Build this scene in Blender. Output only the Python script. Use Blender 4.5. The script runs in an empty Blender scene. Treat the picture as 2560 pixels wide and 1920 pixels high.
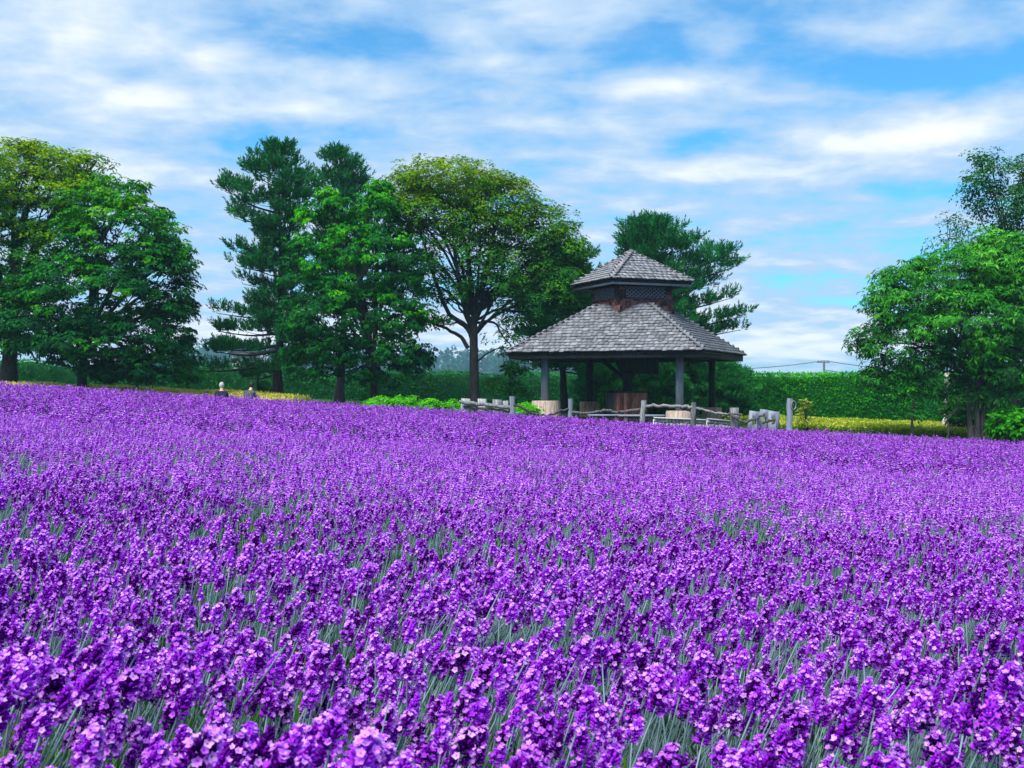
import bpy, math, random
import numpy as np
from mathutils import Vector, Matrix

R = math.radians
scene = bpy.context.scene
COL = scene.collection
rng = np.random.default_rng(7)
random.seed(7)

# ------------------------------------------------------------------ camera, sky, sun, exposure
CAM_Z = 1.5                      # eye height of the photographer above the datum
FPX, CXP, CYP = 2745.0, 1280.0, 960.0   # survey numbers of the photograph: focal length and centre in its pixels
cam_data = bpy.data.cameras.new('camera')
cam_data.sensor_width = 36.0
cam_data.lens = 36.0 * FPX / 2560.0
cam_data.clip_start = 0.05
cam_data.clip_end = 6000
cam_data.dof.use_dof = True
cam_data.dof.focus_distance = 9.0
cam_data.dof.aperture_fstop = 26.0
cam = bpy.data.objects.new('camera', cam_data)
cam.location = (0, 0, CAM_Z)
cam.rotation_euler = (R(90), 0, 0)
COL.objects.link(cam)
scene.camera = cam

SUN_EL, SUN_AZ = 56.0, 215.0      # azimuth clockwise from +Y: behind the camera, to the left
world = bpy.data.worlds.new('World')
scene.world = world
world.use_nodes = True


def build_sky():
    nt = world.node_tree
    n, l = nt.nodes, nt.links
    n.clear()
    out = n.new('ShaderNodeOutputWorld')
    bg = n.new('ShaderNodeBackground')
    bg.inputs['Strength'].default_value = 0.075
    l.new(bg.outputs[0], out.inputs[0])
    sky = n.new('ShaderNodeTexSky')
    sky.sky_type = 'NISHITA'
    sky.sun_disc = False
    sky.sun_elevation = R(SUN_EL)
    sky.sun_rotation = R(SUN_AZ)
    sky.air_density = 1.0
    sky.dust_density = 0.3
    sky.ozone_density = 3.0
    tc = n.new('ShaderNodeTexCoord')
    sep = n.new('ShaderNodeSeparateXYZ')
    l.new(tc.outputs['Generated'], sep.inputs[0])

    def math_(op, a, b=None, c=None, clamp=False):
        m = n.new('ShaderNodeMath')
        m.operation = op
        m.use_clamp = clamp
        for i, v in enumerate((a, b, c)):
            if v is None:
                continue
            if isinstance(v, (int, float)):
                m.inputs[i].default_value = v
            else:
                l.new(v, m.inputs[i])
        return m.outputs[0]
    # a flat layer of stratocumulus seen in perspective
    zz = math_('ADD', math_('MAXIMUM', sep.outputs[2], 0.0), 0.16)
    u = math_('DIVIDE', sep.outputs[0], zz)
    v = math_('DIVIDE', sep.outputs[1], zz)
    comb = n.new('ShaderNodeCombineXYZ')
    l.new(u, comb.inputs[0]); l.new(v, comb.inputs[1])

    def noise(scale, off, detail, rough, dist=0.0, stretch=(1, 1)):
        mp = n.new('ShaderNodeMapping')
        mp.inputs['Location'].default_value = off
        mp.inputs['Scale'].default_value = (stretch[0], stretch[1], 1)
        l.new(comb.outputs[0], mp.inputs[0])
        t = n.new('ShaderNodeTexNoise')
        t.inputs['Scale'].default_value = scale
        t.inputs['Detail'].default_value = detail
        t.inputs['Roughness'].default_value = rough
        t.inputs['Distortion'].default_value = dist
        l.new(mp.outputs[0], t.inputs[0])
        return t.outputs[0]

    def ramp(val, p0, p1, inter='EASE'):
        r = n.new('ShaderNodeValToRGB')
        r.color_ramp.interpolation = inter
        r.color_ramp.elements[0].position = p0
        r.color_ramp.elements[1].position = p1
        l.new(val, r.inputs[0])
        return r.outputs[0]

    # soft spots of thin and of thick cloud at given bearings (azimuth and elevation, degrees)
    az = math_('ARCTAN2', sep.outputs[0], sep.outputs[1])
    el = math_('ARCSINE', sep.outputs[2])

    def spot(px, py, sx, sy, w):
        a0 = math.atan((px - CXP) / FPX)
        e0 = math.atan((CYP - py) / FPX * math.cos(a0))
        da = math_('DIVIDE', math_('SUBTRACT', az, a0), sx / FPX)
        de = math_('DIVIDE', math_('SUBTRACT', el, e0), sy / FPX)
        q = math_('ADD', math_('MULTIPLY', da, da), math_('MULTIPLY', de, de))
        return math_('MULTIPLY', math_('POWER', 2.718, math_('MULTIPLY', q, -1.0)), w)

    big = noise(1.5, (3.1, 0.4, 0), 6.0, 0.55, 0.25, (0.9, 1.0))
    fine = noise(5.6, (7.7, 2.2, 0), 6.0, 0.55, 0.2, (1.0, 1.0))
    bands = noise(2.6, (1.3, 5.1, 0), 6.0, 0.55, 0.2, (0.55, 1.2))
    cover = math_('ADD', math_('ADD', math_('MULTIPLY', big, 0.34), math_('MULTIPLY', fine, 0.38)), math_('MULTIPLY', bands, 0.28))
    for s in ((2330, 190, 300, 60, -0.20), (1540, 155, 230, 50, -0.13), (1080, 120, 230, 40, -0.09), (1080, 250, 260, 45, -0.09), (1400, 250, 120, 40, -.08),
              (2050, 490, 420, 36, -0.12), (1780, 345, 160, 40, -0.12), (1750, 25, 160, 50, -0.10), (1550, 560, 500, 40, -0.05), (2050, 130, 160, 40, -.10),
              (720, 70, 240, 45, -0.07), (560, 345, 260, 50, -0.09), (1700, 700, 420, 45, -.07), (2000, 600, 300, 40, -.05),
              (250, 90, 350, 60, 0.05), (120, 210, 300, 60, 0.06), (360, 240, 80, 36, 0.09), (2220, 70, 130, 45, 0.14), (1730, 205, 150, 34, 0.17),
              (2270, 350, 170, 45, 0.13), (2200, 290, 330, 70, 0.10), (1760, 430, 200, 24, 0.12), (1560, 400, 110, 22, 0.09), (900, 270, 190, 36, 0.08), (1250, 160, 200, 30, 0.08),
              (430, 445, 200, 30, .07), (1050, 400, 260, 40, .06), (950, 900, 900, 110, 0.16), (2050, 850, 500, 60, 0.12), (1900, 660, 400, 24, .05)):
        cover = math_('ADD', cover, spot(*s[:4], s[4] * .80))
    mask = ramp(cover, 0.35, 0.53)
    thick = ramp(cover, 0.48, 0.70)
    veil = n.new('ShaderNodeMapRange')
    veil.inputs['To Min'].default_value = .14
    l.new(mask, veil.inputs['Value'])
    # blue of the open sky
    tint = n.new('ShaderNodeMix'); tint.data_type = 'RGBA'; tint.blend_type = 'MULTIPLY'
    tint.inputs['Factor'].default_value = 1.0
    l.new(sky.outputs[0], tint.inputs['A'])
    tint.inputs['B'].default_value = (0.30, 1.28, 1.72, 1)
    cl = n.new('ShaderNodeMix'); cl.data_type = 'RGBA'
    l.new(thick, cl.inputs['Factor'])
    cl.inputs['A'].default_value = (4.1, 6.0, 8.4, 1)
    cl.inputs['B'].default_value = (9.0, 9.4, 10.0, 1)
    mx = n.new('ShaderNodeMix'); mx.data_type = 'RGBA'
    l.new(veil.outputs[0], mx.inputs['Factor'])
    l.new(tint.outputs['Result'], mx.inputs['A'])
    l.new(cl.outputs['Result'], mx.inputs['B'])
    l.new(mx.outputs['Result'], bg.inputs['Color'])


build_sky()
sun_data = bpy.data.lights.new('sun', 'SUN')
sun_data.energy = 4.0
sun_data.angle = R(40)
sun_data.color = (1.0, 0.95, 0.86)
sun = bpy.data.objects.new('sun', sun_data)
_d = Vector((math.sin(R(SUN_AZ)) * math.cos(R(SUN_EL)), math.cos(R(SUN_AZ)) * math.cos(R(SUN_EL)), math.sin(R(SUN_EL))))
sun.rotation_euler = _d.to_track_quat('Z', 'Y').to_euler()
sun.location = _d * 50
COL.objects.link(sun)

scene.view_settings.view_transform = 'Standard'
scene.view_settings.look = 'None'
scene.view_settings.exposure = 0.62
scene.view_settings.gamma = 1.0
scene.view_settings.use_curve_mapping = False
scene.render.engine = 'CYCLES'
scene.cycles.use_denoising = True
scene.cycles.max_bounces = 6
scene.cycles.diffuse_bounces = 3
scene.cycles.glossy_bounces = 2
scene.cycles.transmission_bounces = 4
scene.cycles.transparent_max_bounces = 6
scene.cycles.volume_bounces = 0
scene.cycles.use_adaptive_sampling = True
scene.cycles.adaptive_threshold = 0.02


# ------------------------------------------------------------------ helpers
def P(px, py, d):
    """world point that a surveyed pixel of the photograph has at distance d"""
    return np.array([(px - CXP) / FPX * d, d, CAM_Z - (py - CYP) / FPX * d])


def X_at(px, d):
    return (px - CXP) / FPX * d


def norm(v):
    v = np.asarray(v, float)
    return v / np.maximum(np.linalg.norm(v, axis=-1, keepdims=True), 1e-9)


def tag(o, label=None, cat=None, group=None, kind=None):
    if label: o['label'] = label
    if cat: o['category'] = cat
    if group: o['group'] = group
    if kind: o['kind'] = kind
    return o


def empty(name, loc, label, cat, group=None):
    o = bpy.data.objects.new(name, None)
    o.empty_display_size = 0.3
    o.location = loc
    COL.objects.link(o)
    return tag(o, label, cat, group)


def link(name, me, parent=None, loc=None):
    o = bpy.data.objects.new(name, me)
    COL.objects.link(o)
    if parent is not None:
        o.parent = parent
        if loc is None:
            o.matrix_parent_inverse = Matrix.Translation(parent.location).inverted()   # parts are modelled in world space
    if loc is not None:
        o.location = loc
    return o


def mesh(name, chunks, mats, smooth=False):
    """chunks: (V, F, material index, tint or None); F is an (n,3) or (n,4) array"""
    me = bpy.data.meshes.new(name)
    Vs, loops, tots, mi, ti = [], [], [], [], []
    off = 0
    for c in chunks:
        V = np.asarray(c[0], float).reshape(-1, 3)
        F = np.asarray(c[1], int)
        m = c[2] if len(c) > 2 else 0
        t = c[3] if len(c) > 3 and c[3] is not None else 0.5
        Vs.append(V)
        loops.append((F + off).ravel())
        tots.append(np.full(len(F), F.shape[1]))
        mi.append(np.broadcast_to(np.asarray(m), (len(F),)))
        ti.append(np.broadcast_to(np.asarray(t, float), (len(V),)))
        off += len(V)
    V = np.concatenate(Vs); L = np.concatenate(loops); T = np.concatenate(tots)
    me.vertices.add(len(V)); me.vertices.foreach_set('co', V.astype(np.float32).ravel())
    me.loops.add(len(L)); me.loops.foreach_set('vertex_index', L.astype(np.int32))
    me.polygons.add(len(T))
    st = np.concatenate([[0], np.cumsum(T)[:-1]])
    me.polygons.foreach_set('loop_start', st.astype(np.int32))
    me.polygons.foreach_set('loop_total', T.astype(np.int32))
    me.polygons.foreach_set('material_index', np.concatenate(mi).astype(np.int32))
    if smooth:
        me.polygons.foreach_set('use_smooth', np.ones(len(T), bool))
    a = me.attributes.new('tint', 'FLOAT', 'POINT')
    a.data.foreach_set('value', np.concatenate(ti).astype(np.float32))
    for m in (mats if isinstance(mats, (list, tuple)) else [mats]):
        me.materials.append(m)
    me.update(calc_edges=True)
    me.validate()
    return me


def box(c, size, rot=None, m=0, jitter=0.0, taper=1.0):
    s = np.array(size) / 2
    V = np.array([[x, y, z] for z in (-1, 1) for y in (-1, 1) for x in (-1, 1)], float)
    V[4:, :2] *= taper
    V = V * s
    if jitter:
        V += rng.uniform(-jitter, jitter, V.shape)
    if rot is not None:
        V = V @ np.array(rot).T
    V += np.array(c)
    F = np.array([[0, 2, 3, 1], [4, 5, 7, 6], [0, 1, 5, 4], [2, 6, 7, 3], [0, 4, 6, 2], [1, 3, 7, 5]])
    return (V, F, m)


def rotz(a):
    c, s = math.cos(a), math.sin(a)
    return np.array([[c, -s, 0], [s, c, 0], [0, 0, 1.0]])


def tube(path, radii, sides=7, m=0, rough=0.0, caps=True, tint=None):
    path = np.asarray(path, float)
    n = len(path)
    radii = np.broadcast_to(np.asarray(radii, float), (n,))
    tang = norm(np.gradient(path, axis=0))
    ref = np.array([0, 0, 1.0]) if abs(tang[0][2]) < 0.85 else np.array([1.0, 0, 0])
    V = []
    side = norm(np.cross(tang[0], ref))
    for i in range(n):
        side = norm(side - tang[i] * np.dot(side, tang[i]))
        up = np.cross(side, tang[i])
        a = np.arange(sides) / sides * 2 * math.pi
        rr = radii[i] * (1 + rng.uniform(-rough, rough, sides))
        V.append(path[i] + (np.cos(a) * rr)[:, None] * side + (np.sin(a) * rr)[:, None] * up)
    V = np.concatenate(V)
    F = []
    for i in range(n - 1):
        for k in range(sides):
            F.append([i * sides + k, i * sides + (k + 1) % sides, (i + 1) * sides + (k + 1) % sides, (i + 1) * sides + k])
    out = [(V, np.array(F), m, tint)]
    if caps:
        for i, fl in ((0, 1), (n - 1, 0)):
            ring = V[i * sides:(i + 1) * sides]
            Vc = np.concatenate([ring, path[i][None]])
            Fc = [[(k + 1) % sides, k, sides] if fl else [k, (k + 1) % sides, sides] for k in range(sides)]
            out.append((Vc, np.array(Fc), m, tint))
    return out


def curve_path(pts, n=10, wob=0.0):
    """smooth path through points (Catmull-Rom) with a little wander"""
    p = np.asarray(pts, float)
    p = np.concatenate([[2 * p[0] - p[1]], p, [2 * p[-1] - p[-2]]])
    out = []
    seg = len(p) - 3
    for t in np.linspace(0, seg - 1e-6, n):
        i = int(t); f = t - i
        a, b, c, d = p[i:i + 4]
        out.append(0.5 * ((2 * b) + (-a + c) * f + (2 * a - 5 * b + 4 * c - d) * f * f + (-a + 3 * b - 3 * c + d) * f ** 3))
    out = np.array(out)
    if wob:
        w = rng.normal(0, wob, out.shape); w[0] = 0
        out += w
    return out


def vnoise(x, y, seed=0):
    """smooth value noise, about 0..1, one cell per unit"""
    x = np.asarray(x, float); y = np.asarray(y, float)
    xi, yi = np.floor(x).astype(np.int64), np.floor(y).astype(np.int64)
    fx, fy = x - xi, y - yi
    fx = fx * fx * (3 - 2 * fx); fy = fy * fy * (3 - 2 * fy)

    def h(a, b):
        n = (a * 374761393 + b * 668265263 + seed * 982451653) & 0x7fffffff
        n = ((n ^ (n >> 13)) * 1274126177) & 0x7fffffff
        return ((n ^ (n >> 16)) & 0xffff) / 65535.0
    return (h(xi, yi) * (1 - fx) + h(xi + 1, yi) * fx) * (1 - fy) + (h(xi, yi + 1) * (1 - fx) + h(xi + 1, yi + 1) * fx) * fy


# ------------------------------------------------------------------ materials
def new_mat(name):
    m = bpy.data.materials.new(name)
    m.use_nodes = True
    nt = m.node_tree
    nt.nodes.clear()
    out = nt.nodes.new('ShaderNodeOutputMaterial')
    return m, nt, nt.nodes, nt.links, out


def ramp_node(n, cols, pos=None):
    r = n.new('ShaderNodeValToRGB')
    e = r.color_ramp.elements
    pos = pos or [i / (len(cols) - 1) for i in range(len(cols))]
    e[0].position, e[0].color = pos[0], (*cols[0], 1)
    e[1].position, e[1].color = pos[-1], (*cols[-1], 1)
    for p, c in list(zip(pos, cols))[1:-1]:
        k = e.new(p); k.color = (*c, 1)
    return r


def leaf_mat(name, cols, trans=0.26, rough=0.65, spec=0.06, by='tint', pos=None):
    m, nt, n, l, out = new_mat(name)
    r = ramp_node(n, cols, pos)
    if by == 'tint':
        a = n.new('ShaderNodeAttribute'); a.attribute_name = 'tint'
        l.new(a.outputs['Fac'], r.inputs[0])
    else:
        a = n.new('ShaderNodeObjectInfo')
        l.new(a.outputs['Random'], r.inputs[0])
    b = n.new('ShaderNodeBsdfPrincipled')
    b.inputs['Roughness'].default_value = rough
    b.inputs['Specular IOR Level'].default_value = spec
    l.new(r.outputs[0], b.inputs['Base Color'])
    t = n.new('ShaderNodeBsdfTranslucent')
    l.new(r.outputs[0], t.inputs['Color'])
    mx = n.new('ShaderNodeMixShader'); mx.inputs[0].default_value = trans
    l.new(b.outputs[0], mx.inputs[1]); l.new(t.outputs[0], mx.inputs[2])
    l.new(mx.outputs[0], out.inputs[0])
    return m


def wood_mat(name, cols, scale=(6, 6, 0.8), rough=0.85, bump=0.25, obj_var=0.0, nscale=3.0):
    """grain stretched along z of object space, plus per-object variation"""
    m, nt, n, l, out = new_mat(name)
    tc = n.new('ShaderNodeTexCoord')
    mp = n.new('ShaderNodeMapping'); mp.inputs['Scale'].default_value = scale
    oi = n.new('ShaderNodeObjectInfo')
    sh = n.new('ShaderNodeMath'); sh.operation = 'MULTIPLY'; sh.inputs[1].default_value = 40.0
    l.new(oi.outputs['Random'], sh.inputs[0])
    va = n.new('ShaderNodeVectorMath'); va.operation = 'ADD'
    l.new(tc.outputs['Object'], va.inputs[0]); l.new(sh.outputs[0], va.inputs[1])
    l.new(va.outputs[0], mp.inputs[0])
    t = n.new('ShaderNodeTexNoise'); t.inputs['Scale'].default_value = nscale; t.inputs['Detail'].default_value = 6; t.inputs['Roughness'].default_value = 0.65
    l.new(mp.outputs[0], t.inputs[0])
    ad = n.new('ShaderNodeMath'); ad.operation = 'MULTIPLY_ADD'
    sb = n.new('ShaderNodeMath'); sb.operation = 'SUBTRACT'; sb.inputs[1].default_value = 0.5
    l.new(oi.outputs['Random'], sb.inputs[0])
    l.new(sb.outputs[0], ad.inputs[0]); ad.inputs[1].default_value = obj_var; l.new(t.outputs[0], ad.inputs[2])
    r = ramp_node(n, cols, [0.25 + 0.5 * i / (len(cols) - 1) for i in range(len(cols))])
    l.new(ad.outputs[0], r.inputs[0])
    b = n.new('ShaderNodeBsdfPrincipled'); b.inputs['Roughness'].default_value = rough
    b.inputs['Specular IOR Level'].default_value = 0.25
    l.new(r.outputs[0], b.inputs['Base Color'])
    bp = n.new('ShaderNodeBump'); bp.inputs['Strength'].default_value = bump; bp.inputs['Distance'].default_value = 0.03
    l.new(t.outputs[0], bp.inputs['Height']); l.new(bp.outputs[0], b.inputs['Normal'])
    l.new(b.outputs[0], out.inputs[0])
    return m


def plain_mat(name, col, rough=0.7, spec=0.3, var=0.15, nscale=8.0):
    m, nt, n, l, out = new_mat(name)
    tc = n.new('ShaderNodeTexCoord')
    t = n.new('ShaderNodeTexNoise'); t.inputs['Scale'].default_value = nscale; t.inputs['Detail'].default_value = 4
    l.new(tc.outputs['Object'], t.inputs[0])
    c0 = tuple(max(0, c * (1 - var)) for c in col); c1 = tuple(min(1, c * (1 + var)) for c in col)
    r = ramp_node(n, [c0, c1], [0.3, 0.7])
    l.new(t.outputs[0], r.inputs[0])
    b = n.new('ShaderNodeBsdfPrincipled'); b.inputs['Roughness'].default_value = rough
    b.inputs['Specular IOR Level'].default_value = spec
    l.new(r.outputs[0], b.inputs['Base Color'])
    l.new(b.outputs[0], out.inputs[0])
    return m


M = {}
M['bark'] = wood_mat('bark_dark', [(0.006, 0.007, 0.011), (0.022, 0.021, 0.027), (0.05, 0.047, 0.052)], (5, 5, 1.2), bump=0.6)
M['bark_grey'] = wood_mat('bark_grey', [(0.02, 0.02, 0.022), (0.06, 0.058, 0.06), (0.13, 0.12, 0.12)], (5, 5, 1.0), bump=0.6)
M['bark_birch'] = wood_mat('bark_birch', [(0.10, 0.09, 0.085), (0.55, 0.54, 0.52), (0.75, 0.74, 0.72)], (2, 2, 7), bump=0.2)
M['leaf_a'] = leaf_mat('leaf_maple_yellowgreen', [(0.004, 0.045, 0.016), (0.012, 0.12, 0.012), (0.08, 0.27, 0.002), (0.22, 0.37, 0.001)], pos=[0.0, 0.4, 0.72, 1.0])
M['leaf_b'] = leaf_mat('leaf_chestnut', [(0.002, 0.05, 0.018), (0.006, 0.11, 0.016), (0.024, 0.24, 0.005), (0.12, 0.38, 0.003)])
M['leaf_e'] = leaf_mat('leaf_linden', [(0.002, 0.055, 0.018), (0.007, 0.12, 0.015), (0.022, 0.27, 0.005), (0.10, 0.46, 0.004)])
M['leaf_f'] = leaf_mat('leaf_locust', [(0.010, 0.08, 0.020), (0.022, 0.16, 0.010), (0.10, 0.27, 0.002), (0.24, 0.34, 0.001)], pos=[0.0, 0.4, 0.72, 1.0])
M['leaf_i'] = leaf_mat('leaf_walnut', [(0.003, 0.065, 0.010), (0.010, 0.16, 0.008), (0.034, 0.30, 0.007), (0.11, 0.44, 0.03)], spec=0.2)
M['leaf_birch'] = leaf_mat('leaf_birch', [(0.006, 0.06, 0.014), (0.016, 0.12, 0.016), (0.05, 0.22, 0.014)], trans=0.25)
M['needle'] = leaf_mat('pine_needle', [(0.004, 0.055, 0.022), (0.012, 0.13, 0.036), (0.03, 0.25, 0.035)], trans=0.12, rough=0.55)
M['needle_bush'] = leaf_mat('pine_needle_soft', [(0.006, 0.08, 0.03), (0.018, 0.19, 0.035), (0.045, 0.33, 0.035)], trans=0.15, rough=0.55)
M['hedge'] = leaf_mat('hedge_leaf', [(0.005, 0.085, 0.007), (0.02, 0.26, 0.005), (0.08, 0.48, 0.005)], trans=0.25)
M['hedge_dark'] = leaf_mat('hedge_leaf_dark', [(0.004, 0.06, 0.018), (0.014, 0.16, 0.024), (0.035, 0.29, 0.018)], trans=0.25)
M['lime'] = leaf_mat('lime_leaf', [(0.02, 0.2, 0.005), (0.06, 0.4, 0.006), (0.16, 0.6, 0.02)], trans=0.35)
M['gold'] = leaf_mat('golden_leaf', [(0.10, 0.16, 0.01), (0.3, 0.36, 0.05), (0.5, 0.5, 0.15)], trans=0.3)
M['yellow'] = leaf_mat('yellow_blossom', [(0.15, 0.28, 0.015), (0.38, 0.48, 0.03), (0.80, 0.72, 0.15)], trans=0.3)
M['far_leaf'] = leaf_mat('far_wood_leaf', [(0.004, 0.05, 0.04), (0.01, 0.09, 0.06), (0.02, 0.14, 0.08)], trans=0.2)
M['shake'] = wood_mat('weathered_shake', [(0.03, 0.034, 0.036), (0.13, 0.137, 0.15), (0.25, 0.26, 0.295), (0.50, 0.52, 0.58)], (16, 6, 16), obj_var=0.20, bump=0.5, nscale=5.0)
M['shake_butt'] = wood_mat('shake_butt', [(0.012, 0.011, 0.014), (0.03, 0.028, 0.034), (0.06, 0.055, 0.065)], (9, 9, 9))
M['shake_red'] = wood_mat('red_cedar_shake', [(0.018, 0.011, 0.013), (0.085, 0.036, 0.04), (0.20, 0.095, 0.09)], (7, 7, 2), obj_var=0.5)
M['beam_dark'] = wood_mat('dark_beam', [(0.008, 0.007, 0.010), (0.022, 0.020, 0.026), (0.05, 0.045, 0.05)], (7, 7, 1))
M['post_grey'] = wood_mat('weathered_post', [(0.08, 0.10, 0.14), (0.19, 0.22, 0.29), (0.29, 0.32, 0.38)], (8, 8, 0.8), obj_var=0.2, bump=0.35)
M['lattice'] = wood_mat('grey_lattice', [(0.08, 0.08, 0.12), (0.19, 0.19, 0.26), (0.34, 0.34, 0.42)], (8, 8, 2))
M['log_pale'] = wood_mat('pale_log', [(0.10, 0.055, 0.04), (0.50, 0.38, 0.32), (0.74, 0.63, 0.55)], (6, 6, 0.7), bump=0.6, nscale=3.5)
M['log_brown'] = wood_mat('brown_log', [(0.07, 0.04, 0.03), (0.36, 0.24, 0.18), (0.6, 0.46, 0.38)], (6, 6, 0.7), bump=0.6, nscale=3.5)
M['stave'] = wood_mat('red_brown_stave', [(0.12, 0.04, 0.03), (0.42, 0.145, 0.11), (0.62, 0.27, 0.21)], (7, 7, 0.8), obj_var=0.35)
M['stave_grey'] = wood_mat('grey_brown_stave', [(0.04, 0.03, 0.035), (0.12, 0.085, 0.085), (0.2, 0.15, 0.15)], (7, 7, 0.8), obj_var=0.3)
M['fence'] = wood_mat('silvered_fence_wood', [(0.04, 0.04, 0.045), (0.19, 0.20, 0.215), (0.42, 0.44, 0.46)], (7, 7, 1.0), obj_var=0.22, bump=0.5)
M['rail'] = wood_mat('silvered_rail', [(0.03, 0.028, 0.03), (0.14, 0.13, 0.14), (0.34, 0.33, 0.33)], (7, 7, 3), obj_var=0.2, bump=0.5)
M['rail_dark'] = wood_mat('dark_rail', [(0.02, 0.018, 0.02), (0.07, 0.06, 0.065), (0.17, 0.15, 0.15)], (7, 7, 3), obj_var=0.2, bump=0.5)
M['stone'] = plain_mat('pale_stone', (0.52, 0.52, 0.54), 0.85, 0.2, 0.35, 14)
M['white'] = plain_mat('white_paint', (0.46, 0.46, 0.47), 0.8)
M['roof_tin'] = plain_mat('dark_tin', (0.02, 0.024, 0.028), 0.9, 0.1)
M['trim_black'] = plain_mat('black_trim', (0.012, 0.012, 0.015), 0.5)
M['wire'] = plain_mat('cable', (0.10, 0.12, 0.16), 0.6)
M['pole'] = plain_mat('pole_concrete', (0.14, 0.16, 0.2), 0.8)
M['skin'] = plain_mat('skin', (0.55, 0.34, 0.25), 0.5)
M['hair_white'] = plain_mat('white_hair', (0.42, 0.42, 0.42), 0.85, var=0.1, nscale=60)
M['hair_black'] = plain_mat('black_hair', (0.014, 0.012, 0.012), 0.5)
M['navy'] = plain_mat('navy_cloth', (0.014, 0.016, 0.045), 0.9)
M['trousers'] = plain_mat('dark_cloth', (0.03, 0.03, 0.035), 0.9)
M['shoe'] = plain_mat('black_shoe', (0.01, 0.01, 0.01), 0.5)


def mottled():
    m, nt, n, l, out = new_mat('grey_patterned_cloth')
    tc = n.new('ShaderNodeTexCoord')
    v = n.new('ShaderNodeTexVoronoi'); v.inputs['Scale'].default_value = 28
    l.new(tc.outputs['Object'], v.inputs[0])
    r = ramp_node(n, [(0.25, 0.27, 0.32), (0.06, 0.07, 0.09), (0.02, 0.025, 0.035)], [0.05, 0.35, 0.7])
    l.new(v.outputs['Distance'], r.inputs[0])
    b = n.new('ShaderNodeBsdfPrincipled'); b.inputs['Roughness'].default_value = 0.9
    l.new(r.outputs[0], b.inputs['Base Color']); l.new(b.outputs[0], out.inputs[0])
    return m


M['patterned'] = mottled()


def ground_mat():
    m, nt, n, l, out = new_mat('meadow_ground')
    tc = n.new('ShaderNodeTexCoord')
    t = n.new('ShaderNodeTexNoise'); t.inputs['Scale'].default_value = 1.3; t.inputs['Detail'].default_value = 8; t.inputs['Roughness'].default_value = 0.7
    l.new(tc.outputs['Object'], t.inputs[0])
    r = ramp_node(n, [(0.014, 0.03, 0.012), (0.03, 0.085, 0.02), (0.07, 0.15, 0.025)], [0.3, 0.52, 0.75])
    l.new(t.outputs[0], r.inputs[0])
    b = n.new('ShaderNodeBsdfPrincipled'); b.inputs['Roughness'].default_value = 0.95; b.inputs['Specular IOR Level'].default_value = 0.1
    l.new(r.outputs[0], b.inputs['Base Color'])
    bp = n.new('ShaderNodeBump'); bp.inputs['Strength'].default_value = 0.6; bp.inputs['Distance'].default_value = 0.08
    l.new(t.outputs[0], bp.inputs['Height']); l.new(bp.outputs[0], b.inputs['Normal'])
    l.new(b.outputs[0], out.inputs[0])
    return m


M['ground'] = ground_mat()

# ------------------------------------------------------------------ the lie of the land
FIELD_END = 32.5
_dd = np.array([0.0, .85, 1.1, 1.35, 1.7, 2.8, 5, 8, 14, 22, 33])
_dr = np.array([0.34, .355, 0.385, .425, 0.47, 0.555, 0.63, 0.70, 0.79, 0.84, 0.865])


def field_top(x, y):
    """mean height of the lavender heads"""
    x = np.asarray(x, float); y = np.asarray(y, float)
    return CAM_Z - np.interp(y, _dd, _dr) - np.where(x > 0, .0555, .061) * x - .08 * np.exp(-((x - 5.6) / 2.6) ** 2 - ((y - 33) / 4.5) ** 2)


def ground_z(x, y):
    x = np.asarray(x, float); y = np.asarray(y, float)
    a = field_top(x, np.clip(y, -5, 33)) - 0.5
    xc = np.clip(x, -60, 60)
    b = CAM_Z - 1.16 - 0.043 * xc - 0.28 * np.exp(-((x + 10.5) / 2.5) ** 2 - ((y - 38.3) / 1.5) ** 2)
    t = np.clip((y - (FIELD_END - 0.3)) / 3.2, 0, 1); t = t * t * (3 - 2 * t)
    z = a * (1 - t) + b * t
    f = np.clip((y - 75) / 120, 0, 1); f = f * f * (3 - 2 * f)
    return z * (1 - f) + (CAM_Z - 1.6) * f


def make_ground():
    ys = np.concatenate([[-3000, -800, -200, -60, -20], np.arange(-6, 46, 0.7), np.arange(46, 80, 3), np.arange(80, 240, 12), [260, 340, 500, 900, 1800, 4500]])
    xs = np.concatenate([[-4000, -1500, -600, -250, -120, -80], np.arange(-60, -28, 4), np.arange(-28, 28.1, 1.0), np.arange(32, 61, 4), [80, 120, 250, 600, 1500, 4000]])
    X, Y = np.meshgrid(xs, ys)
    Z = ground_z(X, Y)
    V = np.stack([X, Y, Z], -1).reshape(-1, 3)
    nx, ny = len(xs), len(ys)
    I = np.arange(nx * ny).reshape(ny, nx)
    F = np.stack([I[:-1, :-1], I[:-1, 1:], I[1:, 1:], I[1:, :-1]], -1).reshape(-1, 4)
    o = link('ground', mesh('ground', [(V, F, 0)], M['ground'], True))
    tag(o, 'grassy farm ground falling gently to one side', kind='structure')


make_ground()


# ------------------------------------------------------------------ leaves
def leaf_chunk(pos, dirv, nrm, L, W, tint, m=0, fold=0.12, droop=0.12):
    dirv = norm(dirv)
    side = norm(np.cross(dirv, nrm))
    up = np.cross(side, dirv)
    L = np.broadcast_to(L, (len(pos),))[:, None]; W = np.broadcast_to(W, (len(pos),))[:, None]
    v1 = pos + dirv * L * .45 + side * W * .5 + up * W * fold
    v2 = pos + dirv * L - up * L * droop
    v3 = pos + dirv * L * .45 - side * W * .5 + up * W * fold
    V = np.stack([pos, v1, v2, v3], 1).reshape(-1, 3)
    F = np.arange(len(pos) * 4).reshape(-1, 4)
    return (V, F, m, np.repeat(np.broadcast_to(tint, (len(pos),)), 4))


def rand_unit(n):
    return norm(rng.normal(size=(n, 3)))


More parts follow.
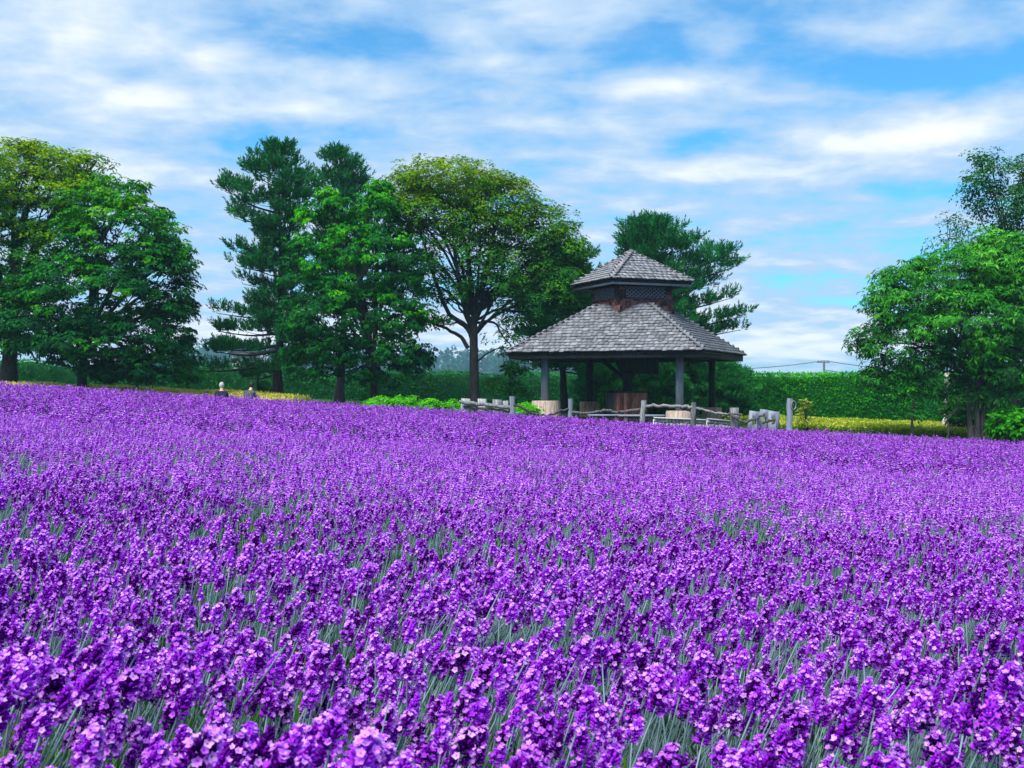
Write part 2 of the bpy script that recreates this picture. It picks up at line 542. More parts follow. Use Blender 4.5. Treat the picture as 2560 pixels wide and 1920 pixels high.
def clump_leaves(C, O, rad, tint, n_hand=9, n_leaf=5, L=0.16, W=0.07, flat=0.5, droop=0.35, spread=1.0, hand_r=0.04, var=0.2):
    """clumps at C, facing O; each is n_hand sprays of n_leaf leaves"""
    nC = len(C)
    rad = np.broadcast_to(rad, (nC,))
    N = nC * n_hand
    ci = np.repeat(np.arange(nC), n_hand)
    u = rand_unit(N) * rng.uniform(0.35, 1.0, (N, 1)) ** 0.6
    H = C[ci] + u * rad[ci][:, None] * np.array([1, 1, flat])
    hn = norm(np.array([0, 0, 0.9]) + O[ci] * 0.55 + u * 0.5 + rng.normal(0, 0.25, (N, 3)))   # normal of the spray
    ht = tint[ci] + rng.normal(0, var * 0.6, N)
    hi = np.repeat(np.arange(N), n_leaf)
    K = N * n_leaf
    ang = (np.tile(np.arange(n_leaf), N) + rng.uniform(0, 1, K)) / n_leaf * 2 * math.pi
    ref = norm(np.cross(hn, rand_unit(N)))
    b2 = np.cross(hn, ref)
    rd = np.cos(ang)[:, None] * ref[hi] + np.sin(ang)[:, None] * b2[hi]
    d = norm(rd * spread + O[ci][hi] * 0.25 + np.array([0, 0, -droop]) + rng.normal(0, 0.15, (K, 3)))
    pos = H[hi] + rd * hand_r
    nn = norm(hn[hi] + rng.normal(0, 0.3, (K, 3)))
    s = rng.uniform(0.55, 1.3, K)
    t = np.clip(ht[hi] + rng.normal(0, var * 0.5, K), 0.0, 1.0)
    return leaf_chunk(pos, d, nn, L * s, W * s, t)


def lobes_world(lobes, D):
    """(px, py, rx px, ry px[, depth offset m[, keep]]) -> centres and radii in metres at distance D"""
    out = []
    for lb in lobes:
        px, py, rx, ry = lb[:4]
        dy = lb[4] if len(lb) > 4 else 0.0
        keep = lb[5] if len(lb) > 5 else 1.0
        d = D + dy
        k = d / FPX
        out.append((P(px, py, d), np.array([rx * k, max(rx, ry) * 0.92 * k, ry * k]), keep))
    return out


def sample_lobes(L3, dens, inner=0.45, under=0.5):
    Cs, Os, li = [], [], []
    for i, (c, r, keep) in enumerate(L3):
        area = 4 * math.pi * ((r[0] * r[1]) ** 1.6 / 3 + (r[0] * r[2]) ** 1.6 / 3 + (r[1] * r[2]) ** 1.6 / 3) ** (1 / 1.6)
        n = max(6, int(area * dens * keep))
        d = rand_unit(n * 2)
        keepm = (d[:, 2] > -0.25) | (rng.random(len(d)) < under)
        d = d[keepm][:n]
        f = 1 - inner * rng.random(len(d)) ** 2 + rng.normal(0, 0.05, len(d))
        p = c + d * r * f[:, None]
        inside = np.zeros(len(p), bool)
        for j, (c2, r2, _) in enumerate(L3):
            if j != i:
                inside |= (((p - c2) / r2) ** 2).sum(1) < 0.42
        ok = ~inside | (rng.random(len(p)) < 0.25)
        Cs.append(p[ok]); Os.append(norm(d[ok] / r)); li.append(np.full(ok.sum(), i))
    return np.concatenate(Cs), np.concatenate(Os), np.concatenate(li)


def broad_tree(name, label, D, trunk_px, lobes, leaf, bark, dens=2.2, clump=0.55, trunk_r=0.2, fork=None, limbs=None, group=None,
               top_tint=(0.35, 0.4), twigs=5, stems=None, limb_r=None, twig_r=0.022, tint_var=0.16, cat='tree', bbark=None, **kw):
    """trunk_px: (px base, py base, px fork, py fork); top_tint: (base value, rise towards the top of the tree)"""
    bx = X_at(trunk_px[0], D)
    base = np.array([bx, D, float(ground_z(bx, D)) - 0.05])
    fk = P(trunk_px[2], trunk_px[3], D)
    root = empty(name, tuple(base), label, cat, group)
    L3 = lobes_world(lobes, D)
    L3 = [(c, np.maximum(r - .12, .25), kp) for c, r, kp in L3]
    C, O, li = sample_lobes(L3, dens)
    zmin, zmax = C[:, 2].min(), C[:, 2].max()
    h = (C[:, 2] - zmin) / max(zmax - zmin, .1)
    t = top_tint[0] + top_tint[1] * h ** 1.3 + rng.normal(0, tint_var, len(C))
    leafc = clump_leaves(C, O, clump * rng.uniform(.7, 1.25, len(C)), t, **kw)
    link('crown', mesh('crown', [leafc], leaf), root)
    ch = []
    # trunk with flared foot
    if stems is None:
        hgt = fk[2] - base[2]
        tp = curve_path([base, base + (fk - base) * .35 + [rng.normal(0, .05), 0, 0], fk], 9, 0.012)
        f = np.linspace(0, 1, 9)
        ch += tube(tp, trunk_r * (1 - .3 * f + .45 * np.exp(-f * 9)), 10, 0, 0.07)
    else:
        for (x0, x1, y1, r0, r1, dy) in stems:
            p0 = base + [x0, dy * .3, 0]
            p1 = P(x1, y1, D + dy)
            tp = curve_path([p0, p0 + (p1 - p0) * .4 + [0.25 * np.sign(x0) * abs(x0), 0, .1], p1], 9, 0.01)
            ch += tube(tp, np.linspace(r0, r1, 9) * (1 + .35 * np.exp(-np.linspace(0, 1, 9) * 9)), 9, 0, 0.06)
        fk = P(trunk_px[2], trunk_px[3], D)
    link('trunk', mesh('trunk', ch, bark, True), root)
    bc = []
    lr = limb_r or trunk_r * .42
    for i, (c, r, keep) in enumerate(L3):
        st = fk - (fk - base) * rng.uniform(0.0, 0.22) * (1 if c[2] < fk[2] + 1.5 else 0)
        en = c - np.array([0, 0, r[2] * .25])
        mid = st + (en - st) * .5 + np.array([rng.normal(0, .15), rng.normal(0, .15), (0.12 if c[2] > fk[2] else .25) * np.linalg.norm(en - st)])
        mp = curve_path([st, mid, en], 8, 0.02)
        bc += tube(mp, np.linspace(lr, lr * .35, 8), 6, 0, .05, False)
        idx = np.where(li == i)[0]
        if len(idx):
            for k in rng.choice(idx, min(twigs, len(idx)), replace=False):
                a = mp[rng.integers(3, 8)]
                b = C[k]
                m_ = (a + b) / 2 + rng.normal(0, .12, 3)
                bc += tube(curve_path([a, m_, b], 5), np.linspace(lr * .32, twig_r * .5, 5), 4, 0, 0, False)
    if limbs:
        for pts, r0, r1 in limbs:
            q = np.array([P(a, b, D + c) for a, b, c in pts])
            bc += tube(curve_path(q, 4 + 3 * len(q), 0.012), np.linspace(r0, r1, 4 + 3 * len(q)), 7, 0, .05, False)
    link('branches', mesh('branches', bc, bbark or bark, True), root)
    return root


def pine_tree(name, label, D, base_px, top, env, bark, needles, dens=1.0, group=None, n_bough=54, trunk_r=0.2, shoot=0.48, needle=0.16, gap=None, droop=0.0):
    """env: list of (py, left px, right px) half widths along the trunk, from the top down"""
    bx = X_at(base_px, D)
    base = np.array([bx, D, float(ground_z(bx, D)) - .05])
    tp = P(top[0], top[1], D)
    root = empty(name, tuple(base), label, 'tree', group)
    tr = curve_path([base, base + (tp - base) * .4 + [rng.normal(0, .08), 0, 0], tp], 14, 0.02)
    f = np.linspace(0, 1, 14)
    link('trunk', mesh('trunk', tube(tr, trunk_r * (1.0 - .93 * f) * (1 + .3 * np.exp(-f * 20)), 9, 0, .06), bark, True), root)
    k = D / FPX
    ez = np.array([CAM_Z - (e[0] - CYP) * k for e in env]); el = np.array([e[1] * k for e in env]); er = np.array([e[2] * k for e in env])
    o = np.argsort(ez); ez, el, er = ez[o], el[o], er[o]
    bc = []
    S0, SD, SL, ST = [], [], [], []
    zlo, zhi = ez[0], tp[2] - .1
    for i in range(n_bough):
        q = (i + rng.uniform(0, .9)) / n_bough
        z = zlo + (zhi - zlo) * q
        az = i * 2.399 + rng.normal(0, .3)
        ca, sa = math.cos(az), math.sin(az)
        L, Rr = np.interp(z, ez, el), np.interp(z, ez, er)
        ln = (Rr if ca > 0 else L) * abs(ca) + (L + Rr) * .5 * (1 - abs(ca))
        ln *= rng.uniform(.6, 1.1)
        if ln < .12: continue
        s0 = tr[np.clip(np.searchsorted(tr[:, 2], z), 0, 13)].copy(); s0[2] = z
        dirh = np.array([ca, sa, 0])
        dr = -0.18 * (1 - q) - droop
        p1 = s0 + dirh * ln * .5 + [0, 0, ln * (dr * .5 + .12 * q)]
        p2 = s0 + dirh * ln + [0, 0, ln * (dr + .30 * q + 0.08)]
        bp = curve_path([s0, p1, p2], 8)
        bc += tube(bp, np.linspace(max(.018, min(.07, ln * .022)), .01, 8), 5, 0, 0, False)
        # side twigs along the outer bough, each ending in an upright tuft of shoots
        nb = int(max(2, round((1.2 + ln * 3.6) * dens)))
        side = np.array([-sa, ca, 0])
        wmax = min(.75, ln * .40)
        for tt in np.concatenate([[1.0], rng.uniform(.22, .96, nb)]):
            off = rng.uniform(-1, 1) * wmax * math.sqrt(max(.03, 1.05 - tt)) * 1.4
            at = np.array([np.interp(tt, np.linspace(0, 1, 8), bp[:, j]) for j in range(3)])
            tip = at + side * off + dirh * abs(off) * .35 + np.array([0, 0, rng.uniform(.0, .16)])
            bc += tube(np.array([at, (at + tip) / 2 + [0, 0, -.03], tip]), [.016, .012, .008], 4, 0, 0, False)
            ns = int(rng.integers(8, 13))
            u = rand_unit(ns); u[:, 2] = np.abs(u[:, 2]) * .5
            pp = tip + u * np.array([.24, .24, .12]) - dirh * .08
            dd = norm(dirh * .45 + u * .75 + np.array([0, 0, .95]) + rng.normal(0, .15, (ns, 3)))
            S0.append(pp); SD.append(dd); SL.append(shoot * rng.uniform(.55, 1.1, ns)); ST.append(np.clip(rng.normal(.42, .07) + rng.normal(0, .12, ns) + .12 * q, 0, 1))
    # the leader and a few top candles
    nt_ = 9
    S0.append(tp + np.stack([rng.normal(0, .12, nt_), rng.normal(0, .12, nt_), rng.uniform(-.55, -.1, nt_)], 1)); SD.append(norm(np.array([0, 0, 1.0]) + rng.normal(0, .25, (nt_, 3)))); SL.append(np.full(nt_, shoot * .9)); ST.append(np.full(nt_, .5))
    S0, SD, SL, ST = map(np.concatenate, (S0, SD, SL, ST))
    n = 17
    N = len(S0); si = np.repeat(np.arange(N), n)
    u = np.tile(np.linspace(0.0, 1, n), N)
    ax = SD[si]
    perp = norm(np.cross(ax, rand_unit(N * n)))
    pos = S0[si] + ax * (SL[si] * u)[:, None]
    d = norm(ax * (.7 + .6 * u)[:, None] + perp * .7)
    c = leaf_chunk(pos, d, norm(np.cross(d, rand_unit(N * n))), needle * rng.uniform(.8, 1.2, N * n), .042, np.clip(ST[si] + rng.normal(0, .1, N * n), 0, 1), fold=0.0, droop=0.0)
    link('crown', mesh('crown', [c], needles), root)
    link('boughs', mesh('boughs', bc, bark, True), root)
    return root


def bush(name, label, c, r, leaf, n=60, L=.12, W=.05, clump=.22, cat='bush', group=None, droop=.1, n_hand=7, n_leaf=5, tint=(.3, .45), stem=M['bark']):
    """leafy shrub on the ground: c = (x, y), r = half sizes"""
    z0 = float(ground_z(c[0], c[1]))
    root = empty(name, (c[0], c[1], z0), label, cat, group)
    d = rand_unit(n * 2); d = d[d[:, 2] > -.35][:n]
    f = rng.uniform(.55, 1.0, len(d)) * (1 + rng.normal(0, .1, len(d)))
    cen = np.array([c[0], c[1], z0 + r[2] * .45])
    C = cen + d * np.array(r) * np.array([1, 1, .62]) * f[:, None]
    C[:, 2] = np.maximum(C[:, 2], z0 + .05)
    t = tint[0] + tint[1] * (C[:, 2] - z0) / (r[2] * 1.1) + rng.normal(0, .12, len(C))
    link('foliage', mesh('foliage', [clump_leaves(C, norm(d), clump, t, n_hand=n_hand, n_leaf=n_leaf, L=L, W=W, droop=droop)], leaf), root)
    ch = []
    for k in rng.choice(len(C), min(10, len(C)), replace=False):
        a = np.array([c[0] + rng.normal(0, .06), c[1] + rng.normal(0, .06), z0 - .03])
        ch += tube(curve_path([a, (a + C[k]) / 2 + [0, 0, .1], C[k]], 5), np.linspace(.02, .006, 5), 4, 0, 0, False)
    link('stems', mesh('stems', ch, stem, True), root)
    return root

# ------------------------------------------------------------------ gazebo
GX, GY = 4.342, 40.0
GYAW = R(-23.0)


def GP(lx, ly, z):
    """gazebo coordinates (z above eye level) -> world"""
    c, s = math.cos(GYAW), math.sin(GYAW)
    return np.array([GX + lx * c - ly * s, GY + lx * s + ly * c, CAM_Z + z])


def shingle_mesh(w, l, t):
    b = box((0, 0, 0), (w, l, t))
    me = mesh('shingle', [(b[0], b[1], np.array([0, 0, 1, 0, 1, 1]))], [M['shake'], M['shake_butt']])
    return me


def pyramid_shakes(yaw, half_e, z_e, half_t, z_t, course, width):
    """placements of the shakes of a pyramid roof between eave (half_e, z_e) and top (half_t, z_t): (matrix, visible size)"""
    out = []
    c0 = Vector((GX, GY, CAM_Z))
    for f in range(4):
        Rz = Matrix.Rotation(yaw + f * math.pi / 2, 4, 'Z')
        run = half_e - half_t
        pitch = math.atan2(z_t - z_e, run)
        ln = math.hypot(run, z_t - z_e)
        nc = int(ln / course)
        for i in range(nc):
            s = (i + .0) * course           # distance up the slope of the lower edge
            hw = half_e - s * math.cos(pitch)
            n = max(1, int(round(2 * hw / width)))
            xs = np.linspace(-hw, hw, n + 1)
            xs[1:-1] += rng.uniform(-.25, .25, n - 1) * width
            for k in range(n):
                w = xs[k + 1] - xs[k]
                xm = (xs[k + 1] + xs[k]) / 2
                sj = s + rng.uniform(-.018, .018)
                cen = sj + course * .72
                y = -(half_e - cen * math.cos(pitch)); z = z_e + cen * math.sin(pitch)
                m = Matrix.Translation(c0) @ Rz @ Matrix.Translation((xm, y, z)) @ Matrix.Rotation(pitch, 4, 'X') @ \
                    Matrix.Translation((0, 0, .056)) @ Matrix.Rotation(-.125 + rng.normal(0, .015), 4, 'X') @ Matrix.Rotation(rng.normal(0, .012), 4, 'Z') @ Matrix.Rotation(rng.normal(0, .02), 4, 'Y')
                out.append((m, w * .97, f))
    return out


def pyramid_deck(yaw, half_e, z_e, half_t, z_t, th, close_top=False):
    V = []
    for dz in (0, -th):
        for h, z in ((half_e, z_e), (half_t, z_t)):
            for a in range(4):
                q = yaw + a * math.pi / 2
                x, y = [(-h, -h), (h, -h), (h, h), (-h, h)][a]
                c, s = math.cos(yaw), math.sin(yaw)
                V.append((GX + x * c - y * s, GY + x * s + y * c, CAM_Z + z + dz))
    F = []
    for a in range(4):
        b = (a + 1) % 4
        F.append([a, b, 4 + b, 4 + a])
        F.append([8 + b, 8 + a, 12 + a, 12 + b])
        F.append([8 + a, 8 + b, b, a])
        F.append([4 + a, 4 + b, 12 + b, 12 + a])
    return (np.array(V), np.array(F), 0)


def build_gazebo():
    gz = float(ground_z(GX, GY))
    g0 = gz - CAM_Z
    root = empty('gazebo', (GX, GY, gz), 'square timber gazebo with two-tier pyramid roof of grey shakes and lattice lantern', 'gazebo')
    LH, LZ, LT, LTZ = 3.4, 1.06, 1.0, 2.76
    UY = GYAW + R(45)
    UH, UZ, UT, UTZ = 1.58, 3.62, 0.03, 4.74
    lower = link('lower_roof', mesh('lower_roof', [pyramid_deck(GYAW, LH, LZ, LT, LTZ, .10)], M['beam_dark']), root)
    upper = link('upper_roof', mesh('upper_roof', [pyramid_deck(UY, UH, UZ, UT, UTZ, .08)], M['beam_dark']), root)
    # shakes: the 300 that show largest are pieces of their own, the rest one piece
    items = []
    for roof, pl in ((lower, pyramid_shakes(GYAW, LH + .05, LZ, LT - .1, LTZ + .07, .186, .195)), (upper, pyramid_shakes(UY, UH + .05, UZ, UT, UTZ, .186, .195))):
        for m, w, f in pl:
            p = m.translation
            nrm_ = (m.to_3x3() @ Vector((0, 0, 1)))
            v = (cam.location - p)
            show = w * max(0, nrm_.dot(v.normalized())) / v.length
            items.append((show, roof, m, w))
    items.sort(key=lambda q: -q[0])
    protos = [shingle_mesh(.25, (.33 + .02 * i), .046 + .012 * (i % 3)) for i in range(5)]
    rest = {lower: [], upper: []}
    for k, (show, roof, m, w) in enumerate(items):
        sc = Matrix.Diagonal((w / .25, 1, 1, 1))
        if k < 300:
            o = link('shingle', protos[k % 5], None)
            o.parent = roof
            o.matrix_local = m @ sc
        else:
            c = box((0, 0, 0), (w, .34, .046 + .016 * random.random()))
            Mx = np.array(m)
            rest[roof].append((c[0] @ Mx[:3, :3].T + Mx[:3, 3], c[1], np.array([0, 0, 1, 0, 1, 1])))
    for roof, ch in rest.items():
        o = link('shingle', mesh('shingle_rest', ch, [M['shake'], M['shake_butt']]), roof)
        o['kind'] = 'stuff'
    # hip caps
    for roof, yaw, h0, z0, h1, z1 in ((lower, GYAW, LH + .03, LZ, LT, LTZ), (upper, UY, UH + .03, UZ, UT, UTZ)):
        for a in range(4):
            x, y = [(-1, -1), (1, -1), (1, 1), (-1, 1)][a]
            c, s = math.cos(yaw), math.sin(yaw)

            def pt(h, z):
                return np.array([GX + (x * c - y * s) * h, GY + (x * s + y * c) * h, CAM_Z + z])
            p0, p1 = pt(h0, z0), pt(h1, z1)
            d = norm(p1 - p0); n = int(np.linalg.norm(p1 - p0) / .2)
            sd = norm(np.cross(d, [0, 0, 1])); up = np.cross(sd, d)
            for i in range(n):
                cc = p0 + (p1 - p0) * (i + .6) / n + up * (.105)
                tilt = d * math.cos(-.07) + up * math.sin(-.07)
                ch = []
                for sg in (-1, 1):
                    # two boards meeting over the hip
                    sx = sd * sg * math.cos(.42) - up * math.sin(.42)
                    rot = np.stack([sx, tilt, norm(np.cross(sx, tilt)) * sg], 1)
                    b = box((.075, 0, 0), (.15, .29, .026), None)
                    ch.append((b[0] @ rot.T + cc, b[1], 0))
                if a in (0, 1, 2):
                    link('ridge_cap', mesh('ridge_cap', ch, M['shake']), roof)
    o = link('finial', mesh('finial', [box(GP(0, 0, UTZ + .07), (.3, .3, .07), rotz(UY)), box(GP(0, 0, UTZ + .13), (.12, .12, .06), rotz(UY))], M['shake']), upper)
    # fascia boards under both eaves
    for roof, yaw, h, z, th in ((lower, GYAW, LH - .03, LZ - .13, .15), (upper, UY, UH - .03, UZ - .10, .11)):
        for a in range(4):
            q = yaw + a * math.pi / 2
            c, s = math.cos(q), math.sin(q)
            ctr = np.array([GX + h * s, GY - h * c, CAM_Z + z])
            link('fascia', mesh('fascia', [box(ctr, (2 * h + (.05 if a % 2 else -.05), .05, th), rotz(q))], M['beam_dark'] if roof is lower else M['post_grey']), roof)
    # rafters seen from below
    ch = []
    for a in range(4):
        q = GYAW + a * math.pi / 2
        for xo in np.linspace(-2.9, 2.9, 11):
            yo0 = LH - .1; yo1 = max(LT, abs(xo)) + .06
            c, s = math.cos(q), math.sin(q)

            def w(x, y):
                z = LZ + (LH - y) * (LTZ - LZ) / (LH - LT) - .17
                return np.array([GX + x * c + y * s, GY + x * s - y * c, CAM_Z + z])
            if yo0 - yo1 > .2:
                ch += tube([w(xo, yo0), w(xo, yo1)], .05, 4)
    o = link('rafters', mesh('rafters', ch, M['beam_dark']), lower); o['kind'] = 'stuff'
    # lantern between the roofs
    LHW = 1.06
    core = link('lantern', mesh('lantern', [box(GP(0, 0, 3.0), (2 * LHW - .10, 2 * LHW - .10, 1.3), rotz(UY))], M['beam_dark']), root)
    for a in range(4):
        q = UY + a * math.pi / 2
        c, s = math.cos(q), math.sin(q)

        def w(x, y, z):
            return np.array([GX + x * c + y * s, GY + x * s - y * c, CAM_Z + z])
        if a in (0, 3):
            # lattice panel: crossing laths set in a frame
            ch = []
            x0, x1, z0, z1 = -.78, .80, 3.06, 3.44
            for sg in (-1, 1):
                for t in np.arange(-1.3, 1.35, .165):
                    # line x = t + sg*(z-zm), clipped
                    pts = []
                    for z in (z0, z1):
                        pts.append([t + sg * (z - (z0 + z1) / 2) * 1.25, z])
                    (xa, za), (xb, zb) = pts
                    if max(xa, xb) < x0 or min(xa, xb) > x1: continue

                    def clip(xx):
                        return (za + (zb - za) * (xx - xa) / (xb - xa))
                    if xa < x0: za2, xa2 = clip(x0), x0
                    elif xa > x1: za2, xa2 = clip(x1), x1
                    else: za2, xa2 = za, xa
                    if xb < x0: zb2, xb2 = clip(x0), x0
                    elif xb > x1: zb2, xb2 = clip(x1), x1
                    else: zb2, xb2 = zb, xb
                    yy = LHW + (.015 if sg > 0 else .035)
                    ch += tube([w(xa2, yy, za2), w(xb2, yy, zb2)], .026 if sg > 0 else .018, 4)
            o = link('lattice', mesh('lattice', ch, M['lattice']), core); o['kind'] = 'stuff'
            for nm, xx, zz, sx, sz in (('lattice_rail', 0.01, 3.03, 1.64, .05), ('lattice_rail', .01, 3.465, 1.64, .05)):
                link(nm, mesh(nm, [box(w(xx, LHW + .03, zz), (sx, .07, sz), rotz(q))], M['shake_red']), core)
            # cedar shakes round the panel
            rows = [(2.40, 2.62), (2.55, 2.77), (2.71, 2.92), (2.86, 3.03)]
            for ri, (za, zb) in enumerate(rows):
                n = 9
                for k in range(n):
                    xx = -LHW + (k + .5 + (.5 if ri % 2 else 0)) * 2 * LHW / n
                    if xx > LHW: continue
                    zz = (za + zb) / 2
                    link('cedar_shingle', mesh('cedar_shingle', [box(w(xx, LHW + .012 + rng.uniform(0, .012), zz + rng.uniform(-.02, .02)), (2 * LHW / n * .95, .035, zb - za + .03), rotz(q) @ np.array([[1, 0, 0], [0, 1, -.06], [0, .06, 1]]))], M['shake_red']), core)
            for sx in (-1, 1):
                for zz in (3.09, 3.25, 3.41):
                    link('cedar_shingle', mesh('cedar_shingle', [box(w(sx * .935, LHW + .016 + rng.uniform(0, .01), zz), (.24, .035, .17), rotz(q))], M['shake_red']), core)
    # posts on log rounds
    PI_ = 2.42
    zb = g0 + .58
    for lx, ly, mt, rr, hh in ((-1, -1, 'log_pale', .52, .62), (1, -1, 'log_pale', .46, .50), (1, 1, 'log_brown', .36, .60), (-1, 1, 'log_brown', .40, .60)):
        b = GP(lx * PI_, ly * PI_, 0)
        gzz = float(ground_z(b[0], b[1]))
        top_ = gzz + hh
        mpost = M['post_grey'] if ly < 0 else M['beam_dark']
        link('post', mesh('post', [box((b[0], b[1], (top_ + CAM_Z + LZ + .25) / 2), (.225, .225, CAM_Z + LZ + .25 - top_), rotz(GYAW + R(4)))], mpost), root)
        a = np.linspace(0, 2 * math.pi, 22, endpoint=False)
        rad = rr * (1 + rng.uniform(-.06, .06, 22))
        V = np.concatenate([np.stack([b[0] + np.cos(a) * rad * k, b[1] + np.sin(a) * rad * k, np.full(22, z)], 1) for k, z in ((1.06, gzz - .05), (1.0, gzz + .1), (.98, top_ - .04), (.94, top_))])
        F = [[i * 22 + k, i * 22 + (k + 1) % 22, (i + 1) * 22 + (k + 1) % 22, (i + 1) * 22 + k] for i in range(3) for k in range(22)]
        Vc = np.concatenate([V[66:], [[b[0], b[1], top_ + .01]]])
        Fc = [[k, (k + 1) % 22, 22] for k in range(22)]
        link('log_footing', mesh('log_footing', [(V, np.array(F), 0), (Vc, np.array(Fc), 0)], M[mt]), root)
    for a in range(4):
        q = GYAW + a * math.pi / 2
        c, s = math.cos(q), math.sin(q)
        ctr = np.array([GX + PI_ * s, GY - PI_ * c, CAM_Z + LZ - .05 + (.0 if a % 2 else .02)])
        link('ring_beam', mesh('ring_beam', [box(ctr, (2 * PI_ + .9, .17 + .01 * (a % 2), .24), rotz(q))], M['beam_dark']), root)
    # king post with braces and a boarded hopper under the roof
    kp = P(1569, 960, GY)[:2]
    kz = gz
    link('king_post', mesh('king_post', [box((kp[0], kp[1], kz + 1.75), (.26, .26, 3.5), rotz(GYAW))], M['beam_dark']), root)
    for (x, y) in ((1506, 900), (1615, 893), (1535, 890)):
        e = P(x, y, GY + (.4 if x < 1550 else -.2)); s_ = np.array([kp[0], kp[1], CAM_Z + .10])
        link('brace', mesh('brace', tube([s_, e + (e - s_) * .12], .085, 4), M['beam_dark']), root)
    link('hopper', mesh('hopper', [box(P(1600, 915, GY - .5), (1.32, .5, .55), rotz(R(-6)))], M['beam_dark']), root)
    return root


build_gazebo()


def build_tub():
    d = 39.2
    c = P(1566, 960, d)
    z0 = float(ground_z(c[0], c[1]))
    yaw = R(12)
    root = empty('wooden_tub', (c[0], c[1], z0), 'square red brown planter tub of upright boards under the gazebo roof', 'planter')
    h, half = CAM_Z - (982 - CYP) / FPX * d - z0, .56
    for a in range(4):
        q = yaw + a * math.pi / 2
        n = 8
        for k in range(n):
            x = -half + (k + .5) * 2 * half / n
            cc, s = math.cos(q), math.sin(q)
            y = half + rng.uniform(-.008, .012)
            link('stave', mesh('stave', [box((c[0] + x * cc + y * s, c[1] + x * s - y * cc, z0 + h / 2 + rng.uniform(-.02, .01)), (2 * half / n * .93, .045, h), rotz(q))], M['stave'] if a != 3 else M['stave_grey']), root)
    link('lining', mesh('lining', [box((c[0], c[1], z0 + h / 2 - .03), (2 * half - .06, 2 * half - .06, h - .06), rotz(yaw))], M['beam_dark']), root)
    link('rim', mesh('rim', [box((c[0] + sx * (half + .0), c[1] + sy * half, z0 + h + .03), (2 * half + .1 if sy else .07, .07 if sy else 2 * half - .08, .05)) for sx, sy in ((0, -1), (0, 1), (-1, 0), (1, 0))], M['beam_dark']), root)
    r = root.children
    for o in r:
        if o.name.startswith('rim'):
            o.data.transform(Matrix.Translation((c[0], c[1], 0)) @ Matrix.Rotation(yaw, 4, 'Z') @ Matrix.Translation((-c[0], -c[1], 0)))


build_tub()


# ------------------------------------------------------------------ rustic fence, stump row, kerb
def round_post(px, py_top, w_px, d, mat=M['fence'], lean=0.0, square=False, bite=True):
    x = X_at(px, d); z0 = float(ground_z(x, d)) - .1
    zt = P(px, py_top, d)[2]
    r = w_px / FPX * d / 2
    if square:
        ch = [box((x, d, (z0 + zt) / 2), (2 * r, 1.7 * r, zt - z0), rotz(rng.uniform(-.3, .3)), 0, r * .10)]
        if lean:
            ch[0][0][:, 0] += lean * (ch[0][0][:, 2] - z0)
        return ch
    n = 7
    p = np.stack([x + lean * np.linspace(0, zt - z0, n) + rng.normal(0, r * .08, n), np.full(n, d), np.linspace(z0, zt, n)], 1)
    return tube(p, r * (1 + rng.uniform(-.08, .08, n)), 8, 0, .09)


def holed_post(px, py_top, w_px, d, lean=0.0):
    """squared stub with a mortise cut right through it"""
    x = X_at(px, d); z0 = float(ground_z(x, d)) - .1
    zt = P(px, py_top, d)[2]
    w = w_px / FPX * d / 2; th = w * .8
    hz = zt - (zt - z0) * .22
    lo = [(-w, z0), (w * 1.05, z0), (w * .95, zt - .02), (-w * .92, zt + .02)]
    hi = [(-w * .42, hz - .17), (w * .38, hz - .16), (w * .42, hz), (-w * .36, hz + .03)]
    V = []
    for y in (-th, th):
        for (a, b) in lo + hi:
            V.append([x + a + lean * (b - z0) + rng.normal(0, .006), d + y, b])
    F = []
    for k in range(4):
        j = (k + 1) % 4
        F += [[k, j, 4 + j, 4 + k], [8 + j, 8 + k, 12 + k, 12 + j], [j, k, 8 + k, 8 + j], [4 + k, 4 + j, 12 + j, 12 + k]]
    return [(np.array(V), np.array(F), 0)]


def fence(label, d, posts, rails):
    x0 = X_at(posts[0][0], d)
    root = empty('rustic_fence', (x0, d, float(ground_z(x0, d))), label, 'fence', 'stretches of rustic fence round the gazebo')
    for p in posts:
        kw = p[3] if len(p) > 3 else {}
        dd = d + kw.pop('dd', 0)
        if kw.pop('hole', False):
            link('fence_post', mesh('fence_post', holed_post(p[0], p[1], p[2], dd, kw.get('lean', 0)), M['post_grey']), root)
        else:
            link('fence_post', mesh('fence_post', round_post(p[0], p[1], p[2], dd, **kw), kw.get('mat', M['fence'])), root)
    for pts, w, mat in rails:
        n = 3 + 4 * len(pts)
        q = np.array([P(a, b, d + (c if True else 0)) for a, b, c in pts])
        r = w / FPX * d / 2
        link('rail', mesh('rail', tube(curve_path(q, n, .012), r * (1 + rng.uniform(-.14, .10, n)), 7, 0, .1), M[mat], True), root)
    return root


